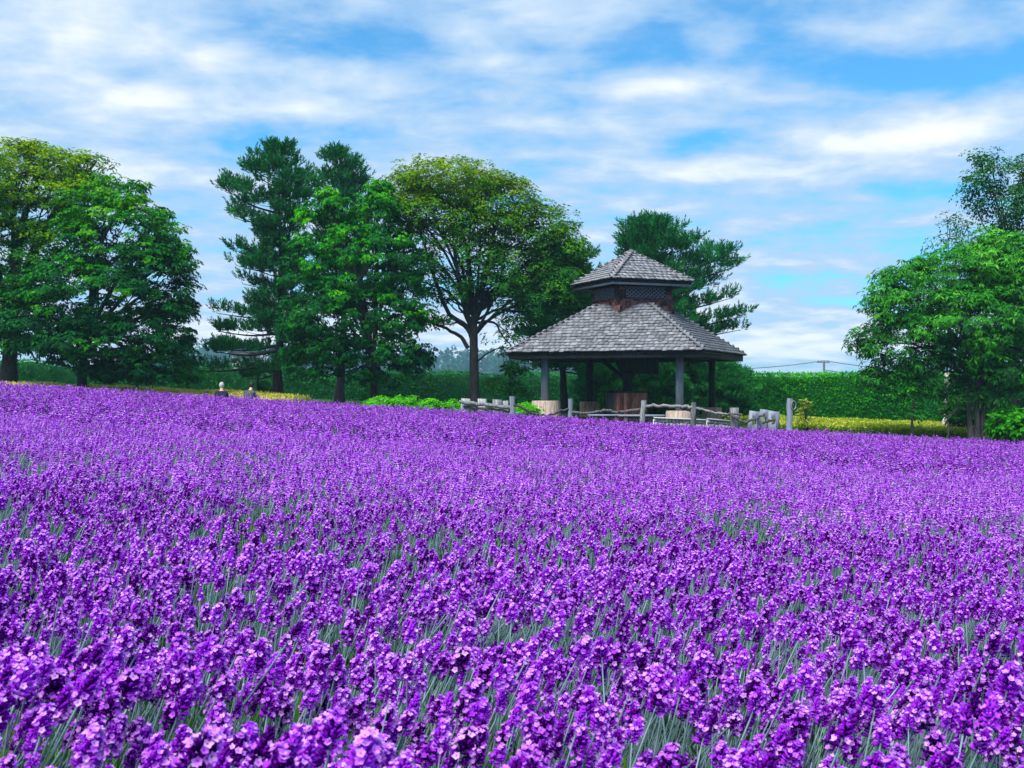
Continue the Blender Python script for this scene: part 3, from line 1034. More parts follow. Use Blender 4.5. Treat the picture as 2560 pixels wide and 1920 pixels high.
fence('short grey log fence with four square posts at the foot of the tree', 33.9,
      [(1164, 996, 21, dict(square=True, dd=.25)), (1206, 997, 19, dict(square=True, dd=.35)), (1243, 999, 20, dict(square=True, dd=.45)), (1264, 1002, 13, dict(square=True, dd=.6)), (1281, 991, 14, dict(mat=M['post_grey']))],
      [([(1148, 1005, 0), (1210, 1012, .05), (1286, 1021, 0)], 10, 'fence'), ([(1158, 1016, .1), (1215, 1022, .1), (1282, 1030, .1)], 6, 'rail_dark')])
fence('low fence with sagging dark branch rails between thin posts in front of the tub', 33.6,
      [(1426, 997, 12, dict(mat=M['post_grey'])), (1602, 1001, 14, dict(lean=.08)), (1734, 1006, 13, {})],
      [([(1284, 1013, 0), (1305, 1018, 0), (1335, 1033, 0), (1370, 1038, 0), (1400, 1028, 0), (1428, 1021, 0)], 6, 'rail_dark'),
       ([(1428, 1030, 0), (1475, 1033, 0), (1515, 1026, 0), (1545, 1030, 0), (1600, 1023, 0)], 7, 'rail'),
       ([(1604, 1015, 0), (1650, 1015, 0), (1700, 1016, 0), (1736, 1018, 0)], 9, 'rail'),
       ([(1700, 1020, .15), (1725, 1026, .15), (1745, 1033, .1)], 6, 'rail_dark'),
       ([(1738, 1021, 0), (1765, 1026, 0), (1800, 1034, .05), (1822, 1037, .1)], 7, 'rail')])
fence('row of thick silvered stub posts with holes and loose rails at the fence corner', 33.0,
      [(1836, 1020, 17, dict(square=True, mat=M['fence'])), (1878, 1028, 26, dict(hole=True, lean=.10)), (1905, 1024, 23, dict(hole=True, lean=.08, dd=.3)), (1932, 1028, 23, dict(hole=True, dd=.12)), (1944, 1029, 7, dict(square=True, dd=.3))],
      [([(1815, 1036, -.1), (1840, 1035, -.2), (1855, 1036, -.2)], 5, 'rail_dark'), ([(1822, 1033, -.2), (1840, 1046, -.25), (1862, 1056, -.25), (1885, 1046, -.25)], 7, 'rail_dark'),
       ([(1893, 1050, -.2), (1900, 1040, -.25), (1912, 1036, -.2)], 6, 'rail_dark'), ([(1906, 1058, -.2), (1922, 1052, -.25), (1938, 1050, -.2)], 6, 'rail_dark')])


def lone_post():
    d = 33.0
    x = X_at(1974, d)
    root = empty('tall_post', (x, d, float(ground_z(x, d))), 'tall grey post with a wire coil beside the yellow strip', 'post')
    link('shaft', mesh('shaft', round_post(1972, 996, 16, d, lean=.03), M['post_grey']), root)
    c = P(1984, 1013, d - .12)
    a = np.linspace(0, 2 * math.pi * 3, 40)
    link('wire_coil', mesh('wire_coil', tube(np.stack([c[0] + .07 * np.cos(a), c[1] + np.linspace(-.03, .03, 40), c[2] + .13 * np.sin(a)], 1), .013, 5), M['fence'], True), root)


lone_post()


def low_kerb():
    for lab, d, x0, x1, py0, py1, n in (('low kerb of pale stones with a white top along the gazebo floor', 34.4, 1634, 1768, 1043, 1049, 15),
                                         ('shorter stepped kerb of pale stones beside the stub posts', 34.0, 1768, 1842, 1046, 1053, 9)):
        a, b = X_at(x0, d), X_at(x1, d)
        zt0, zt1 = P(x0, py0, d)[2], P(x1, py1, d)[2]
        root = empty('stone_kerb', ((a + b) / 2, d, float(ground_z((a + b) / 2, d))), lab, 'kerb', 'pale stone kerbs by the gazebo')
        for r in range(3):
            for k in range(n):
                x = a + (k + .5 + .25 * (r % 2)) * (b - a) / n
                zt = zt0 + (zt1 - zt0) * (k + .5) / n - .085 - r * .125
                w = (b - a) / n
                link('stone', mesh('stone', [box((x, d + rng.uniform(-.02, .02), zt), (w * rng.uniform(.8, .93), .2, .105), None, 0, .014)], M['stone']), root)
        cc = [box(((a + b) / 2, d - .02, (zt0 + zt1) / 2 - .01), (b - a, .34, .035))]
        V = cc[0][0]; V[:, 2] += (V[:, 0] - (a + b) / 2) / (b - a) * (zt1 - zt0)
        link('coping', mesh('coping', cc, M['white']), root)
        bk = [box(((a + b) / 2, d + .13, (zt0 + zt1) / 2 - .26), (b - a, .1, .45))]
        link('backing', mesh('backing', bk, M['stone']), root)


low_kerb()


def plank_bench(x0, x1, py, d, label):
    a, b = X_at(x0, d), X_at(x1, d)
    z0 = float(ground_z((a + b) / 2, d)); zt = P((x0 + x1) / 2, py, d)[2]
    root = empty('bench', ((a + b) / 2, d, z0), label, 'bench', 'plank benches round the gazebo')
    for k in range(2):
        link('plank', mesh('plank', [box(((a + b) / 2, d + k * .17, zt - .03 + rng.uniform(-.004, .004)), (b - a, .155, .05), None, 0, .008)], M['post_grey']), root)
    for x in (a + .25, b - .25):
        link('leg', mesh('leg', [box((x, d + .08, (z0 + zt - .06) / 2), (.12, .26, zt - .06 - z0))], M['rail_dark']), root)
    link('apron', mesh('apron', [box(((a + b) / 2, d + .01, zt - .13), (b - a - .6, .04, .13))], M['rail_dark']), root)


plank_bench(1470, 1560, 1036, 35.0, 'long grey plank bench in front of the tub, next to the brown log')
plank_bench(1545, 1662, 1037, 34.7, 'grey plank bench in front of the tub, next to the leaning post')

# ------------------------------------------------------------------ hedges
def hedge(label, xa, ya, xb, yb, pta, ptb, leaf, thick=1.3, dens=200, wav=.14):
    """clipped hedge from (xa, ya) to (xb, yb); pta, ptb: top heights above eye"""
    root_z = float(ground_z((xa + xb) / 2, (ya + yb) / 2))
    root = empty('hedge', ((xa + xb) / 2, (ya + yb) / 2, root_z), label, 'hedge')
    ln = math.hypot(xb - xa, yb - ya)
    ux, uy = (xb - xa) / ln, (yb - ya) / ln
    n = int(ln / .5)
    V, F = [], []
    prof = [(-1, 0), (-1.02, .5), (-.96, .9), (-.75, 1.0), (0, 1.02), (.75, 1.0), (.96, .9), (1.02, .5), (1, 0)]

    def pt(s, a, h):
        x, y = xa + ux * s, ya + uy * s
        g = ground_z(x, y) - .05
        top = CAM_Z + pta + (ptb - pta) * s / ln + (vnoise(s * .9, np.full_like(s, 3.0), 5) - .5) * wav * 2
        bul = 1 + (vnoise(s * .8, h * 2, 9) - .5) * .3 + (vnoise(s * 2.6, h * 5 + 7, 19) - .5) * .35
        off = a * thick / 2 * bul
        return np.stack([x - uy * off, y + ux * off, g + (top - g) * h], -1)
    S = np.linspace(0, ln, n + 1)
    for a, h in prof:
        V.append(pt(S, np.full(n + 1, a * .86), np.full(n + 1, h * .95)))
    V = np.array(V)
    m_ = len(prof)
    I = np.arange(m_ * (n + 1)).reshape(m_, n + 1)
    F = np.stack([I[:-1, :-1], I[:-1, 1:], I[1:, 1:], I[1:, :-1]], -1).reshape(-1, 4)
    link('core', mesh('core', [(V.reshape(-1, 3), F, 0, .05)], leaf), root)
    H = np.mean([CAM_Z + pta, CAM_Z + ptb]) - root_z
    N = int(ln * (H + thick) * dens)
    s = rng.uniform(0, ln, N)
    u = rng.uniform(0, 1, N)
    front = u < H / (H + thick)
    a = np.where(front, -1 + rng.uniform(-.06, .12, N), rng.uniform(-1, 1, N))
    h = np.where(front, rng.uniform(0.02, 1, N), 1 + rng.normal(0, .022, N))
    pos = pt(s, a, h)
    nrm = np.where(front[:, None], np.array([uy, -ux, .5]), np.array([uy * .2, -ux * .2, 1.0])) + rng.normal(0, .75, (N, 3))
    d = np.where(front[:, None], np.array([uy, -ux, -.1]) * .5, np.array([0, 0, .5])) + rng.normal(0, .55, (N, 3))
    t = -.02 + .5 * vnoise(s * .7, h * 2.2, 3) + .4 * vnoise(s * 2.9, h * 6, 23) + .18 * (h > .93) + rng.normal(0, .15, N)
    link('leaves', mesh('leaves', [leaf_chunk(pos, d, norm(nrm), rng.uniform(.07, .17, N), rng.uniform(.04, .085, N), np.clip(t, 0, 1))], leaf), root)


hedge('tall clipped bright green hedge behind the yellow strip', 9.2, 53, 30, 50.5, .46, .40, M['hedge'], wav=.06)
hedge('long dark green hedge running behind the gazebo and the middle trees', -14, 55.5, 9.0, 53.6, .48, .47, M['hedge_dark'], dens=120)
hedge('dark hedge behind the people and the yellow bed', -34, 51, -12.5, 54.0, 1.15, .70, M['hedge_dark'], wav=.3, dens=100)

# ------------------------------------------------------------------ trees

def trees():
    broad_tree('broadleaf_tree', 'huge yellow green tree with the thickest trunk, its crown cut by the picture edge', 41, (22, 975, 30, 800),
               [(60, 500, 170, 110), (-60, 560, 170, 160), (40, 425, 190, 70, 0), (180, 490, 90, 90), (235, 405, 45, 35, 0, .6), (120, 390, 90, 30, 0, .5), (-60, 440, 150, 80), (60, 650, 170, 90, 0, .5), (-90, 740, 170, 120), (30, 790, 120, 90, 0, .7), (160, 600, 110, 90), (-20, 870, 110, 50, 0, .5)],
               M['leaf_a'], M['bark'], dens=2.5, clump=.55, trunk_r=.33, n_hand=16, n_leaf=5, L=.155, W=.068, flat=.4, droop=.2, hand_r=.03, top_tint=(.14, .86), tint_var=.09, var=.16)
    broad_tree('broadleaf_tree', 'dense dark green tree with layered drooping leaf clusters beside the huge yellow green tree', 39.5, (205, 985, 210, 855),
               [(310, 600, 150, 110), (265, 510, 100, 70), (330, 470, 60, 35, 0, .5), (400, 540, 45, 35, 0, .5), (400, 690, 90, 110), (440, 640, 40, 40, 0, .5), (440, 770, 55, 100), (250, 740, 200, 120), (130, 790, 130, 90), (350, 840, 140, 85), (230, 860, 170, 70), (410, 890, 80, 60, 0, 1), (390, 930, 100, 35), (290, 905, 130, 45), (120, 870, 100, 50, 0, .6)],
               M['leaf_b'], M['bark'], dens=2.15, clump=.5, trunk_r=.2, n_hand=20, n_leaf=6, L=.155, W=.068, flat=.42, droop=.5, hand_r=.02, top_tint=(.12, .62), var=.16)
    pine_tree('pine_tree', 'tall dark pine with layered boughs and a bare trunk beside the linden', 44.5, 690, (697, 376),
              [(376, 8, 8), (392, 24, 24), (400, 50, 40), (450, 120, 95), (500, 185, 90), (560, 195, 60), (600, 60, 40), (625, 60, 40), (650, 170, 50), (700, 195, 60), (740, 60, 50), (770, 185, 60), (810, 120, 70), (840, 250, 110), (880, 270, 120), (915, 250, 110), (945, 160, 90)],
              M['bark'], M['needle'], n_bough=64, trunk_r=.22, dens=.82, shoot=.42)
    pine_tree('pine_tree', 'dark pine with a slim top between the tall pine and the round tree', 49, 848, (852, 384),
              [(384, 8, 8), (396, 20, 20), (410, 45, 40), (440, 62, 58), (500, 70, 75), (580, 85, 85), (680, 90, 90), (800, 90, 90)],
              M['bark'], M['needle'], n_bough=46, trunk_r=.22, dens=.8)
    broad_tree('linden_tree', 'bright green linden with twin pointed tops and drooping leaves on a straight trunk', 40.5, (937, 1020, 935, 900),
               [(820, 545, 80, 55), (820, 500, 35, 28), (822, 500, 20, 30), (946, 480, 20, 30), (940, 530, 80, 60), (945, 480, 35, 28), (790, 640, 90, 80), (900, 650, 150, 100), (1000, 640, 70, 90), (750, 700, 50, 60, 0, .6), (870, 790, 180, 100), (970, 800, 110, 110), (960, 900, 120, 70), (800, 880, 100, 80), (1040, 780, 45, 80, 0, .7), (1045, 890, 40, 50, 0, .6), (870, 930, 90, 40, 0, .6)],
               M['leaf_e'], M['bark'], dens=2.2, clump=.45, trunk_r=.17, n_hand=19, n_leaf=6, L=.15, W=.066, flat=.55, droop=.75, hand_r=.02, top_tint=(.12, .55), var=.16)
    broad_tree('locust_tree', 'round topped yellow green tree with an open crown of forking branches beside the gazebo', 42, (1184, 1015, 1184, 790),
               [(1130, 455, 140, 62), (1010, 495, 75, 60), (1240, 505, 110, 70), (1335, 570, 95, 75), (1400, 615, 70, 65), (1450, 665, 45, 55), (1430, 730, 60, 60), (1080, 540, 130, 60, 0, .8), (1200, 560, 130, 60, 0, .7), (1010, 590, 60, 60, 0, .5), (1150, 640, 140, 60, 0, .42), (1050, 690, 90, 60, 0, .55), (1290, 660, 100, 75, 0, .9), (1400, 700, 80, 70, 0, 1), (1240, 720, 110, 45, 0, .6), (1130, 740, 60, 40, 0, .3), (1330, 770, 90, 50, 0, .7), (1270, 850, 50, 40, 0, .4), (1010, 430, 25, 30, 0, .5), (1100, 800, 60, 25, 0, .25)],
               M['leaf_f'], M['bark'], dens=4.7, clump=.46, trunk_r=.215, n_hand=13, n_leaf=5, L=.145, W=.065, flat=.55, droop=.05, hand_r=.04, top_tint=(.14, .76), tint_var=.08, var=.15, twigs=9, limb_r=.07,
               limbs=[([(1184, 850, 0), (1165, 815, .1), (1120, 780, .2), (1085, 690, .3), (1060, 610, .3), (1040, 540, .2)], .12, .03), ([(1180, 820, 0), (1160, 760, -.2), (1145, 690, -.3), (1135, 600, -.3), (1125, 520, -.2)], .11, .03),
                      ([(1186, 800, 0), (1180, 720, .3), (1172, 620, .3), (1180, 520, .2)], .10, .03), ([(1188, 800, 0), (1215, 745, 0), (1265, 700, .1), (1330, 650, .1), (1380, 620, 0)], .13, .03),
                      ([(1200, 770, 0), (1215, 690, -.4), (1230, 600, -.4), (1250, 530, -.2)], .09, .025), ([(1170, 870, 0), (1150, 840, .1), (1105, 818, .2), (1060, 795, .2), (1020, 760, .1)], .09, .02),
                      ([(1192, 905, 0), (1215, 885, .1), (1250, 868, .1)], .05, .02)])
    pine_tree('pine_tree', 'dark pine half hidden behind the round yellow green tree, next to the gazebo lantern', 47.5, 1410, (1415, 640),
              [(640, 20, 20), (680, 80, 70), (720, 120, 100), (770, 140, 100), (820, 140, 110), (880, 110, 100), (930, 110, 110)],
              M['bark'], M['needle'], n_bough=46, trunk_r=.2, dens=1.0)
    pine_tree('pine_tree', 'dark pine with upright candles straight behind the gazebo roof', 47, 1640, (1622, 560),
              [(560, 8, 8), (574, 26, 24), (590, 70, 56), (612, 78, 110), (650, 66, 150), (690, 80, 215), (740, 90, 190), (790, 110, 200), (830, 110, 225), (862, 110, 235), (890, 120, 150), (940, 140, 110), (990, 150, 100)],
              M['bark'], M['needle'], n_bough=84, trunk_r=.24, dens=1.0)
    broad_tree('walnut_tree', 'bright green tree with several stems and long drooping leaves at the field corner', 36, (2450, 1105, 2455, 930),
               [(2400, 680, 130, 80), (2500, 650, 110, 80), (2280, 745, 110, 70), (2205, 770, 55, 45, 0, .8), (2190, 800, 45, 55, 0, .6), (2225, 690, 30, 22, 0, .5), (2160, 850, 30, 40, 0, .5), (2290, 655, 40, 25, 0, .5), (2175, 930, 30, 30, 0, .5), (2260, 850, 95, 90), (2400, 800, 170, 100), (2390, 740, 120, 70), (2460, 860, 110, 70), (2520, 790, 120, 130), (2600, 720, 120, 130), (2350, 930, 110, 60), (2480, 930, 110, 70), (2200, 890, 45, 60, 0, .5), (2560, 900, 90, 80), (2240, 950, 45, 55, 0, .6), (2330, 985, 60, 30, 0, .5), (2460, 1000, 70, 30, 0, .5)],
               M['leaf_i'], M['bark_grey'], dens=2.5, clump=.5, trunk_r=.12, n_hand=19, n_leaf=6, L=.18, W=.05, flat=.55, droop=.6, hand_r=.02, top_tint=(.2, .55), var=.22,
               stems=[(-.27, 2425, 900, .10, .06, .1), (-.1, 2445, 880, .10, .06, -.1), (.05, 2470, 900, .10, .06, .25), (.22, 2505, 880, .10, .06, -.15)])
    broad_tree('birch_tree', 'tall thin dark birch with small leaves rising above the bright green tree', 43, (2546, 1070, 2530, 700),
               [(2445, 395, 28, 28, 0, .8), (2465, 450, 55, 50), (2535, 440, 60, 50, 0, .7), (2500, 520, 80, 75), (2475, 410, 30, 40), (2560, 540, 70, 100), (2430, 490, 35, 40, 0, .7), (2530, 640, 90, 80), (2600, 500, 60, 80)],
               M['leaf_birch'], M['bark'], dens=4.2, clump=.42, trunk_r=.13, n_hand=9, n_leaf=4, L=.13, W=.08, flat=.8, droop=.3, hand_r=.06, top_tint=(.2, .4), limb_r=.035)
    broad_tree('birch_tree', 'smaller birch with a white trunk whose sparse crown peeps out over the bright green tree', 42, (2362, 1075, 2368, 930),
               [(2395, 560, 45, 40, 0, .5), (2370, 590, 50, 30, 0, .4), (2430, 590, 40, 40, 0, .6), (2360, 640, 60, 50, 0, .6)],
               M['leaf_birch'], M['bark_birch'], bbark=M['bark'], dens=2.2, clump=.4, trunk_r=.14, n_hand=8, n_leaf=4, L=.12, W=.07, flat=.8, droop=.3, hand_r=.06, top_tint=(.3, .4), limb_r=.03)
    broad_tree('young_tree', 'small bushy green tree between the round tree and the gazebo', 44, (1277, 1030, 1277, 960),
               [(1270, 895, 42, 35), (1285, 945, 50, 40), (1250, 965, 40, 30), (1310, 915, 35, 25, 0, .7), (1290, 985, 40, 25)],
               M['lime'], M['bark'], dens=3.2, clump=.3, trunk_r=.05, n_hand=8, n_leaf=5, L=.15, W=.07, top_tint=(-.15, .25), limb_r=.025)
    broad_tree('young_tree', 'small light green tree between the dense dark tree and the tall pine', 48, (470, 985, 470, 930),
               [(468, 862, 28, 16), (455, 905, 40, 30, 0, .6), (480, 940, 40, 25, 0, .6)],
               M['lime'], M['bark'], dens=3.2, clump=.3, trunk_r=.05, n_hand=8, n_leaf=5, L=.15, W=.08, top_tint=(-.2, .4), limb_r=.025)
    for px, py, w, h, d, lab in ((1500, 935, 60, 70, 46.5, 'soft needled dark pine bush seen between the gazebo posts left of the tub'),
                                  (1650, 930, 80, 80, 45.5, 'bright soft needled pine bush behind the gazebo, right of the tub'),
                                  (1800, 935, 80, 70, 46.5, 'rounded pine bush between the last gazebo post and the bright hedge')):
        x = X_at(px, d); g = float(ground_z(x, d))
        hh = P(px, py - 10, d)[2] - g
        k = d / FPX
        pine_tree('pine_bush', lab, d, px, (px, py - 10), [(py - 10, 8, 8), (py + 15, w * .7, w * .7), (py + 45, w, w), (py + 80, w, w), (py + 105, w * .9, w * .9)],
                  M['bark'], M['needle_bush'], n_bough=46, trunk_r=.09, dens=1.9, shoot=.3, needle=.16)
    pine_tree('pine_tree', 'dark conifer filling the shade behind the bright green tree', 44, 2560, (2600, 640),
              [(640, 20, 20), (750, 130, 130), (850, 200, 200), (950, 260, 220), (1060, 300, 240)], M['bark'], M['needle'], n_bough=44, trunk_r=.2, dens=.5)
    # saplings
    broad_tree('sapling', 'thin dark sapling standing in the yellow strip', 35.5, (2285, 1110, 2284, 1000), [(2282, 985, 18, 14, 0, .6), (2290, 1030, 9, 9, 0, .5)],
               M['leaf_i'], M['bark'], dens=3, clump=.18, trunk_r=.045, n_hand=5, n_leaf=4, L=.13, W=.06, limb_r=.015, twigs=2)
    broad_tree('sapling', 'pale sapling with a forked twig standing in front of the white birch trunk', 35.5, (2366, 1115, 2369, 1040), [(2376, 1010, 14, 12, 0, .5), (2390, 985, 8, 8, 0, .5)],
               M['leaf_i'], M['bark_grey'], dens=3, clump=.16, trunk_r=.026, n_hand=4, n_leaf=4, L=.12, W=.05, limb_r=.014, twigs=2,
               limbs=[([(2368, 1045, 0), (2380, 1036, 0), (2393, 1027, 0)], .02, .015)])
    bush('golden_shrub', 'small pale yellow shrub beside the tall grey post', (X_at(2015, 37.5), 37.5), (.34, .3, 1.0), M['gold'], n=20, L=.12, W=.04, clump=.09, n_hand=3, tint=(.2, .5), droop=-.2, cat='shrub')
    for px, d, w, h, lab in ((1000, 37, .85, .36, 'low lime green bush between the linden trunk and the short log fence'), (1085, 36.5, .75, .33, 'low lime green bush touching the end of the short log fence'),
                             (1318, 36.2, .45, .36, 'small lime green bush just left of the pale log footing'), (1140, 38, .5, .30, 'lime green tuft behind the short log fence'), (945, 38.5, .55, .3, 'lime green tuft at the foot of the linden'),
                             (1512, 41, .15, .9, 'narrow pale green plant standing against the tub')):
        bush('lime_bush', lab, (X_at(px, d), d), (w, .45 if w > .2 else .15, h + .15), M['lime'], n=int(60 * w + 14), clump=.16, L=.11, W=.055, cat='bush', group='lime green plants near the gazebo')
    bush('broadleaf_bush', 'bright green broad leaved bush at the foot of the bright green tree', (X_at(2535, 35), 35), (.75, .6, 1.0), M['lime'], n=90, L=.2, W=.1, clump=.2, tint=(-.1, .45))
    bush('broadleaf_bush', 'dim leafy bush behind the stems of the bright green tree', (X_at(2420, 39.5), 39.5), (1.0, .6, 1.5), M['leaf_b'], n=80, L=.2, W=.1, clump=.25)


trees()


# ------------------------------------------------------------------ yellow beds
def flower_bed(name, label, x0, x1, y0, y1, h, n, seed, shift):
    x = rng.uniform(x0, x1, n); y = rng.uniform(y0, y1, n)
    k_ = rng.random(n) < np.clip((np.minimum(x - x0, x1 - x) - .2) / 1.3, .04, 1)
    x, y = x[k_], y[k_]; n = len(x)
    z = ground_z(x, y)
    hh = h * (.75 + .5 * vnoise(x * 1.3, y * 1.3, seed))
    K = 9
    i = np.repeat(np.arange(n), K)
    u = rng.random(n * K)
    pos = np.stack([x[i] + rng.normal(0, .05, n * K), y[i] + rng.normal(0, .05, n * K), z[i] + hh[i] * u ** .5], 1)
    d = norm(rng.normal(0, .6, (n * K, 3)) + [0, 0, .6])
    t = np.clip(.15 + shift + .75 * u * (.45 + .8 * vnoise(x[i] * .55, y[i] * .8, seed + 3)) + rng.normal(0, .12, n * K), 0, 1)
    o = link(name, mesh(name, [leaf_chunk(pos, d, norm(rng.normal(0, 1, (n * K, 3)) + [0, 0, 1]), .11, .06, t)], M['yellow']))
    tag(o, label, kind='stuff')


flower_bed('yellow_flowers', 'bed of yellow flowers along the dark hedge behind the people', -22, -7.6, 38.9, 44, .34, 8000, 3, .12)
flower_bed('yellow_flowers', 'strip of yellow flowers in front of the bright hedge', 8.5, 21, 37.2, 48.5, .24, 9000, 8, -.20)


# ------------------------------------------------------------------ far things
def house():
    d = 165.0
    c = P(614, 905, d)
    g = float(ground_z(c[0], d))
    root = empty('farm_house', (c[0], d, g), 'far white farm house with a low dark roof seen under the pine boughs', 'house')
    W, Dp = 4.0, 5.0
    ze = CAM_Z - (886 - CYP) / FPX * d
    link('wall', mesh('wall', [box((c[0], d + Dp / 2, (g + ze) / 2), (W, Dp, ze - g))], M['white']), root)
    V = []
    for y in (d - .6, d + Dp / 2, d + Dp + .6):
        for k, x in enumerate(np.linspace(c[0] - W / 2 - .35, c[0] + W / 2 + .35, 9)):
            sag = .30 * ((k - 4) / 4) ** 2
            V.append([x, y, ze + .1 + sag + (.35 if y == d + Dp / 2 else 0)])
    V = np.array(V); V2 = V - [0, 0, .16]
    I = np.arange(27).reshape(3, 9)
    F = np.stack([I[:-1, :-1], I[:-1, 1:], I[1:, 1:], I[1:, :-1]], -1).reshape(-1, 4)
    E_ = []
    for a, b in [(I[0, k], I[0, k + 1]) for k in range(8)]:
        E_.append([a, a + 27, b + 27, b])
    link('roof', mesh('roof', [(np.concatenate([V, V2]), np.concatenate([F, F[:, ::-1] + 27, np.array(E_)]), 0)], M['roof_tin']), root)
    link('eave_board', mesh('eave_board', [box((c[0], d - .66, ze + .02), (W + .66, .06, .3))], M['trim_black']), root)
    for x in (-1.7, .2, 1.8):
        w = link('window', mesh('window', [box((c[0] + x, d - .02, ze - .9), (.8, .06, .7))], M['trim_black']), root)
    link('door', mesh('door', [box((c[0] - .8, d - .03, g + 1.0), (.85, .05, 2.0))], M['trim_black']), root)


house()


def utility_pole():
    d = 150.0
    b = P(2060, 965, d); t = P(2060, 901, d)
    g = float(ground_z(b[0], d))
    root = empty('utility_pole', (b[0], d, g), 'far utility pole with a cross arm and wires above the bright hedge', 'utility pole')
    link('mast', mesh('mast', tube([(b[0], d, g), (b[0], d, t[2])], [.2, .15], 8), M['pole'], True), root)
    link('cross_arm', mesh('cross_arm', [box((b[0] - .1, d, t[2] - .25), (1.7, .14, .14))], M['pole']), root)
    for dx in (-.8, -.3, .55):
        link('insulator', mesh('insulator', tube([(b[0] + dx, d, t[2] - .2), (b[0] + dx, d, t[2] + .02)], [.07, .05], 6), M['pole']), root)
    for (x0, y0, x1, y1, dd, sag) in ((2056, 902, 1700, 921, -8, .5), (2064, 902, 2500, 940, 10, 0.5), (2062, 925, 2400, 945, 10, .5)):
        p0, p1 = P(x0, y0, d), P(x1, y1, d + dd)
        f = np.linspace(0, 1, 14)[:, None]
        q = p0 + (p1 - p0) * f - np.array([0, 0, 1]) * (4 * sag * f * (1 - f))
        link('wire', mesh('wire', tube(q, .05, 5), M['wire'], True), root)


utility_pole()


def far_wood():
    """wooded rise beyond the farm: one mass of trees"""
    ch = []
    xs = np.linspace(-260, 330, 150)
    N = 0
    Cs = []
    for row, (dist, hb) in enumerate(((640, 14), (690, 19), (760, 25))):
        for x in np.arange(-560, 740, 9):
            xx = (x + rng.uniform(-4, 4)) * .52
            dd = dist + rng.uniform(-12, 12)
            env = .55 + .45 * math.exp(-((xx + 28) / 42) ** 2) + .4 * math.exp(-((xx + 95) / 30) ** 2) + .12 * math.sin(xx * .05)
            if xx > 25: env *= max(.42, 1 - (xx - 25) / 60)
            h = (hb + rng.uniform(-2, 2.5)) * env * 1.1
            Cs.append((xx / .52, dd, h))
    Cs = np.array(Cs)
    n = 200
    i = np.repeat(np.arange(len(Cs)), n)
    u = rand_unit(len(i)); f = rng.uniform(.6, 1, len(i))[:, None]
    r = Cs[i, 2]
    pos = np.stack([Cs[i, 0], Cs[i, 1], CAM_Z - 1.6 + r * .55], 1) + u * np.stack([6 + 0 * r, 6 + 0 * r, r * .5], 1) * f
    t = np.clip(rng.normal(.45, .2, len(Cs))[i] + rng.normal(0, .12, len(i)), 0, 1)
    o = link('far_wood', mesh('far_wood', [leaf_chunk(pos, norm(u + rng.normal(0, .5, u.shape)), norm(u + [0, 0, .8]), 3.4, 2.6, t)], M['far_leaf']))
    tag(o, 'far wooded rise fading blue behind the farm trees', kind='stuff')


far_wood()


# ------------------------------------------------------------------ people
def skin_mesh(name, verts, edges, radii, mat, root=0, sub=2):
    me = bpy.data.meshes.new(name)
    me.from_pydata([tuple(v) for v in verts], edges, [])
    o = bpy.data.objects.new(name, me)
    COL.objects.link(o)
    sk = o.modifiers.new('skin', 'SKIN')
    for i, r in enumerate(radii):
        d = me.skin_vertices[0].data[i]
        d.radius = r if isinstance(r, tuple) else (r, r)
        d.use_root = (i == root)
    sk.use_smooth_shade = True
    ss = o.modifiers.new('sub', 'SUBSURF'); ss.levels = sub; ss.render_levels = sub
    dg = bpy.context.evaluated_depsgraph_get()
    out = bpy.data.meshes.new_from_object(o.evaluated_get(dg))
    bpy.data.objects.remove(o)
    out.materials.clear(); out.materials.append(mat)
    return out


def ellipsoid(c, r, nu=18, nv=12, cut=None, bump=None):
    V, F = [], []
    for j in range(nv + 1):
        th = math.pi * j / nv
        for i in range(nu):
            ph = 2 * math.pi * i / nu
            v = np.array([math.sin(th) * math.cos(ph), math.sin(th) * math.sin(ph), math.cos(th)])
            p = v * r
            if bump: p = p + bump(v)
            V.append(c + p)
    for j in range(nv):
        for i in range(nu):
            q = [j * nu + i, j * nu + (i + 1) % nu, (j + 1) * nu + (i + 1) % nu, (j + 1) * nu + i]
            if cut is None or all(cut(np.array(V[k]) - c) for k in q):
                F.append(q[::-1])
    return (np.array(V), np.array(F), 0)


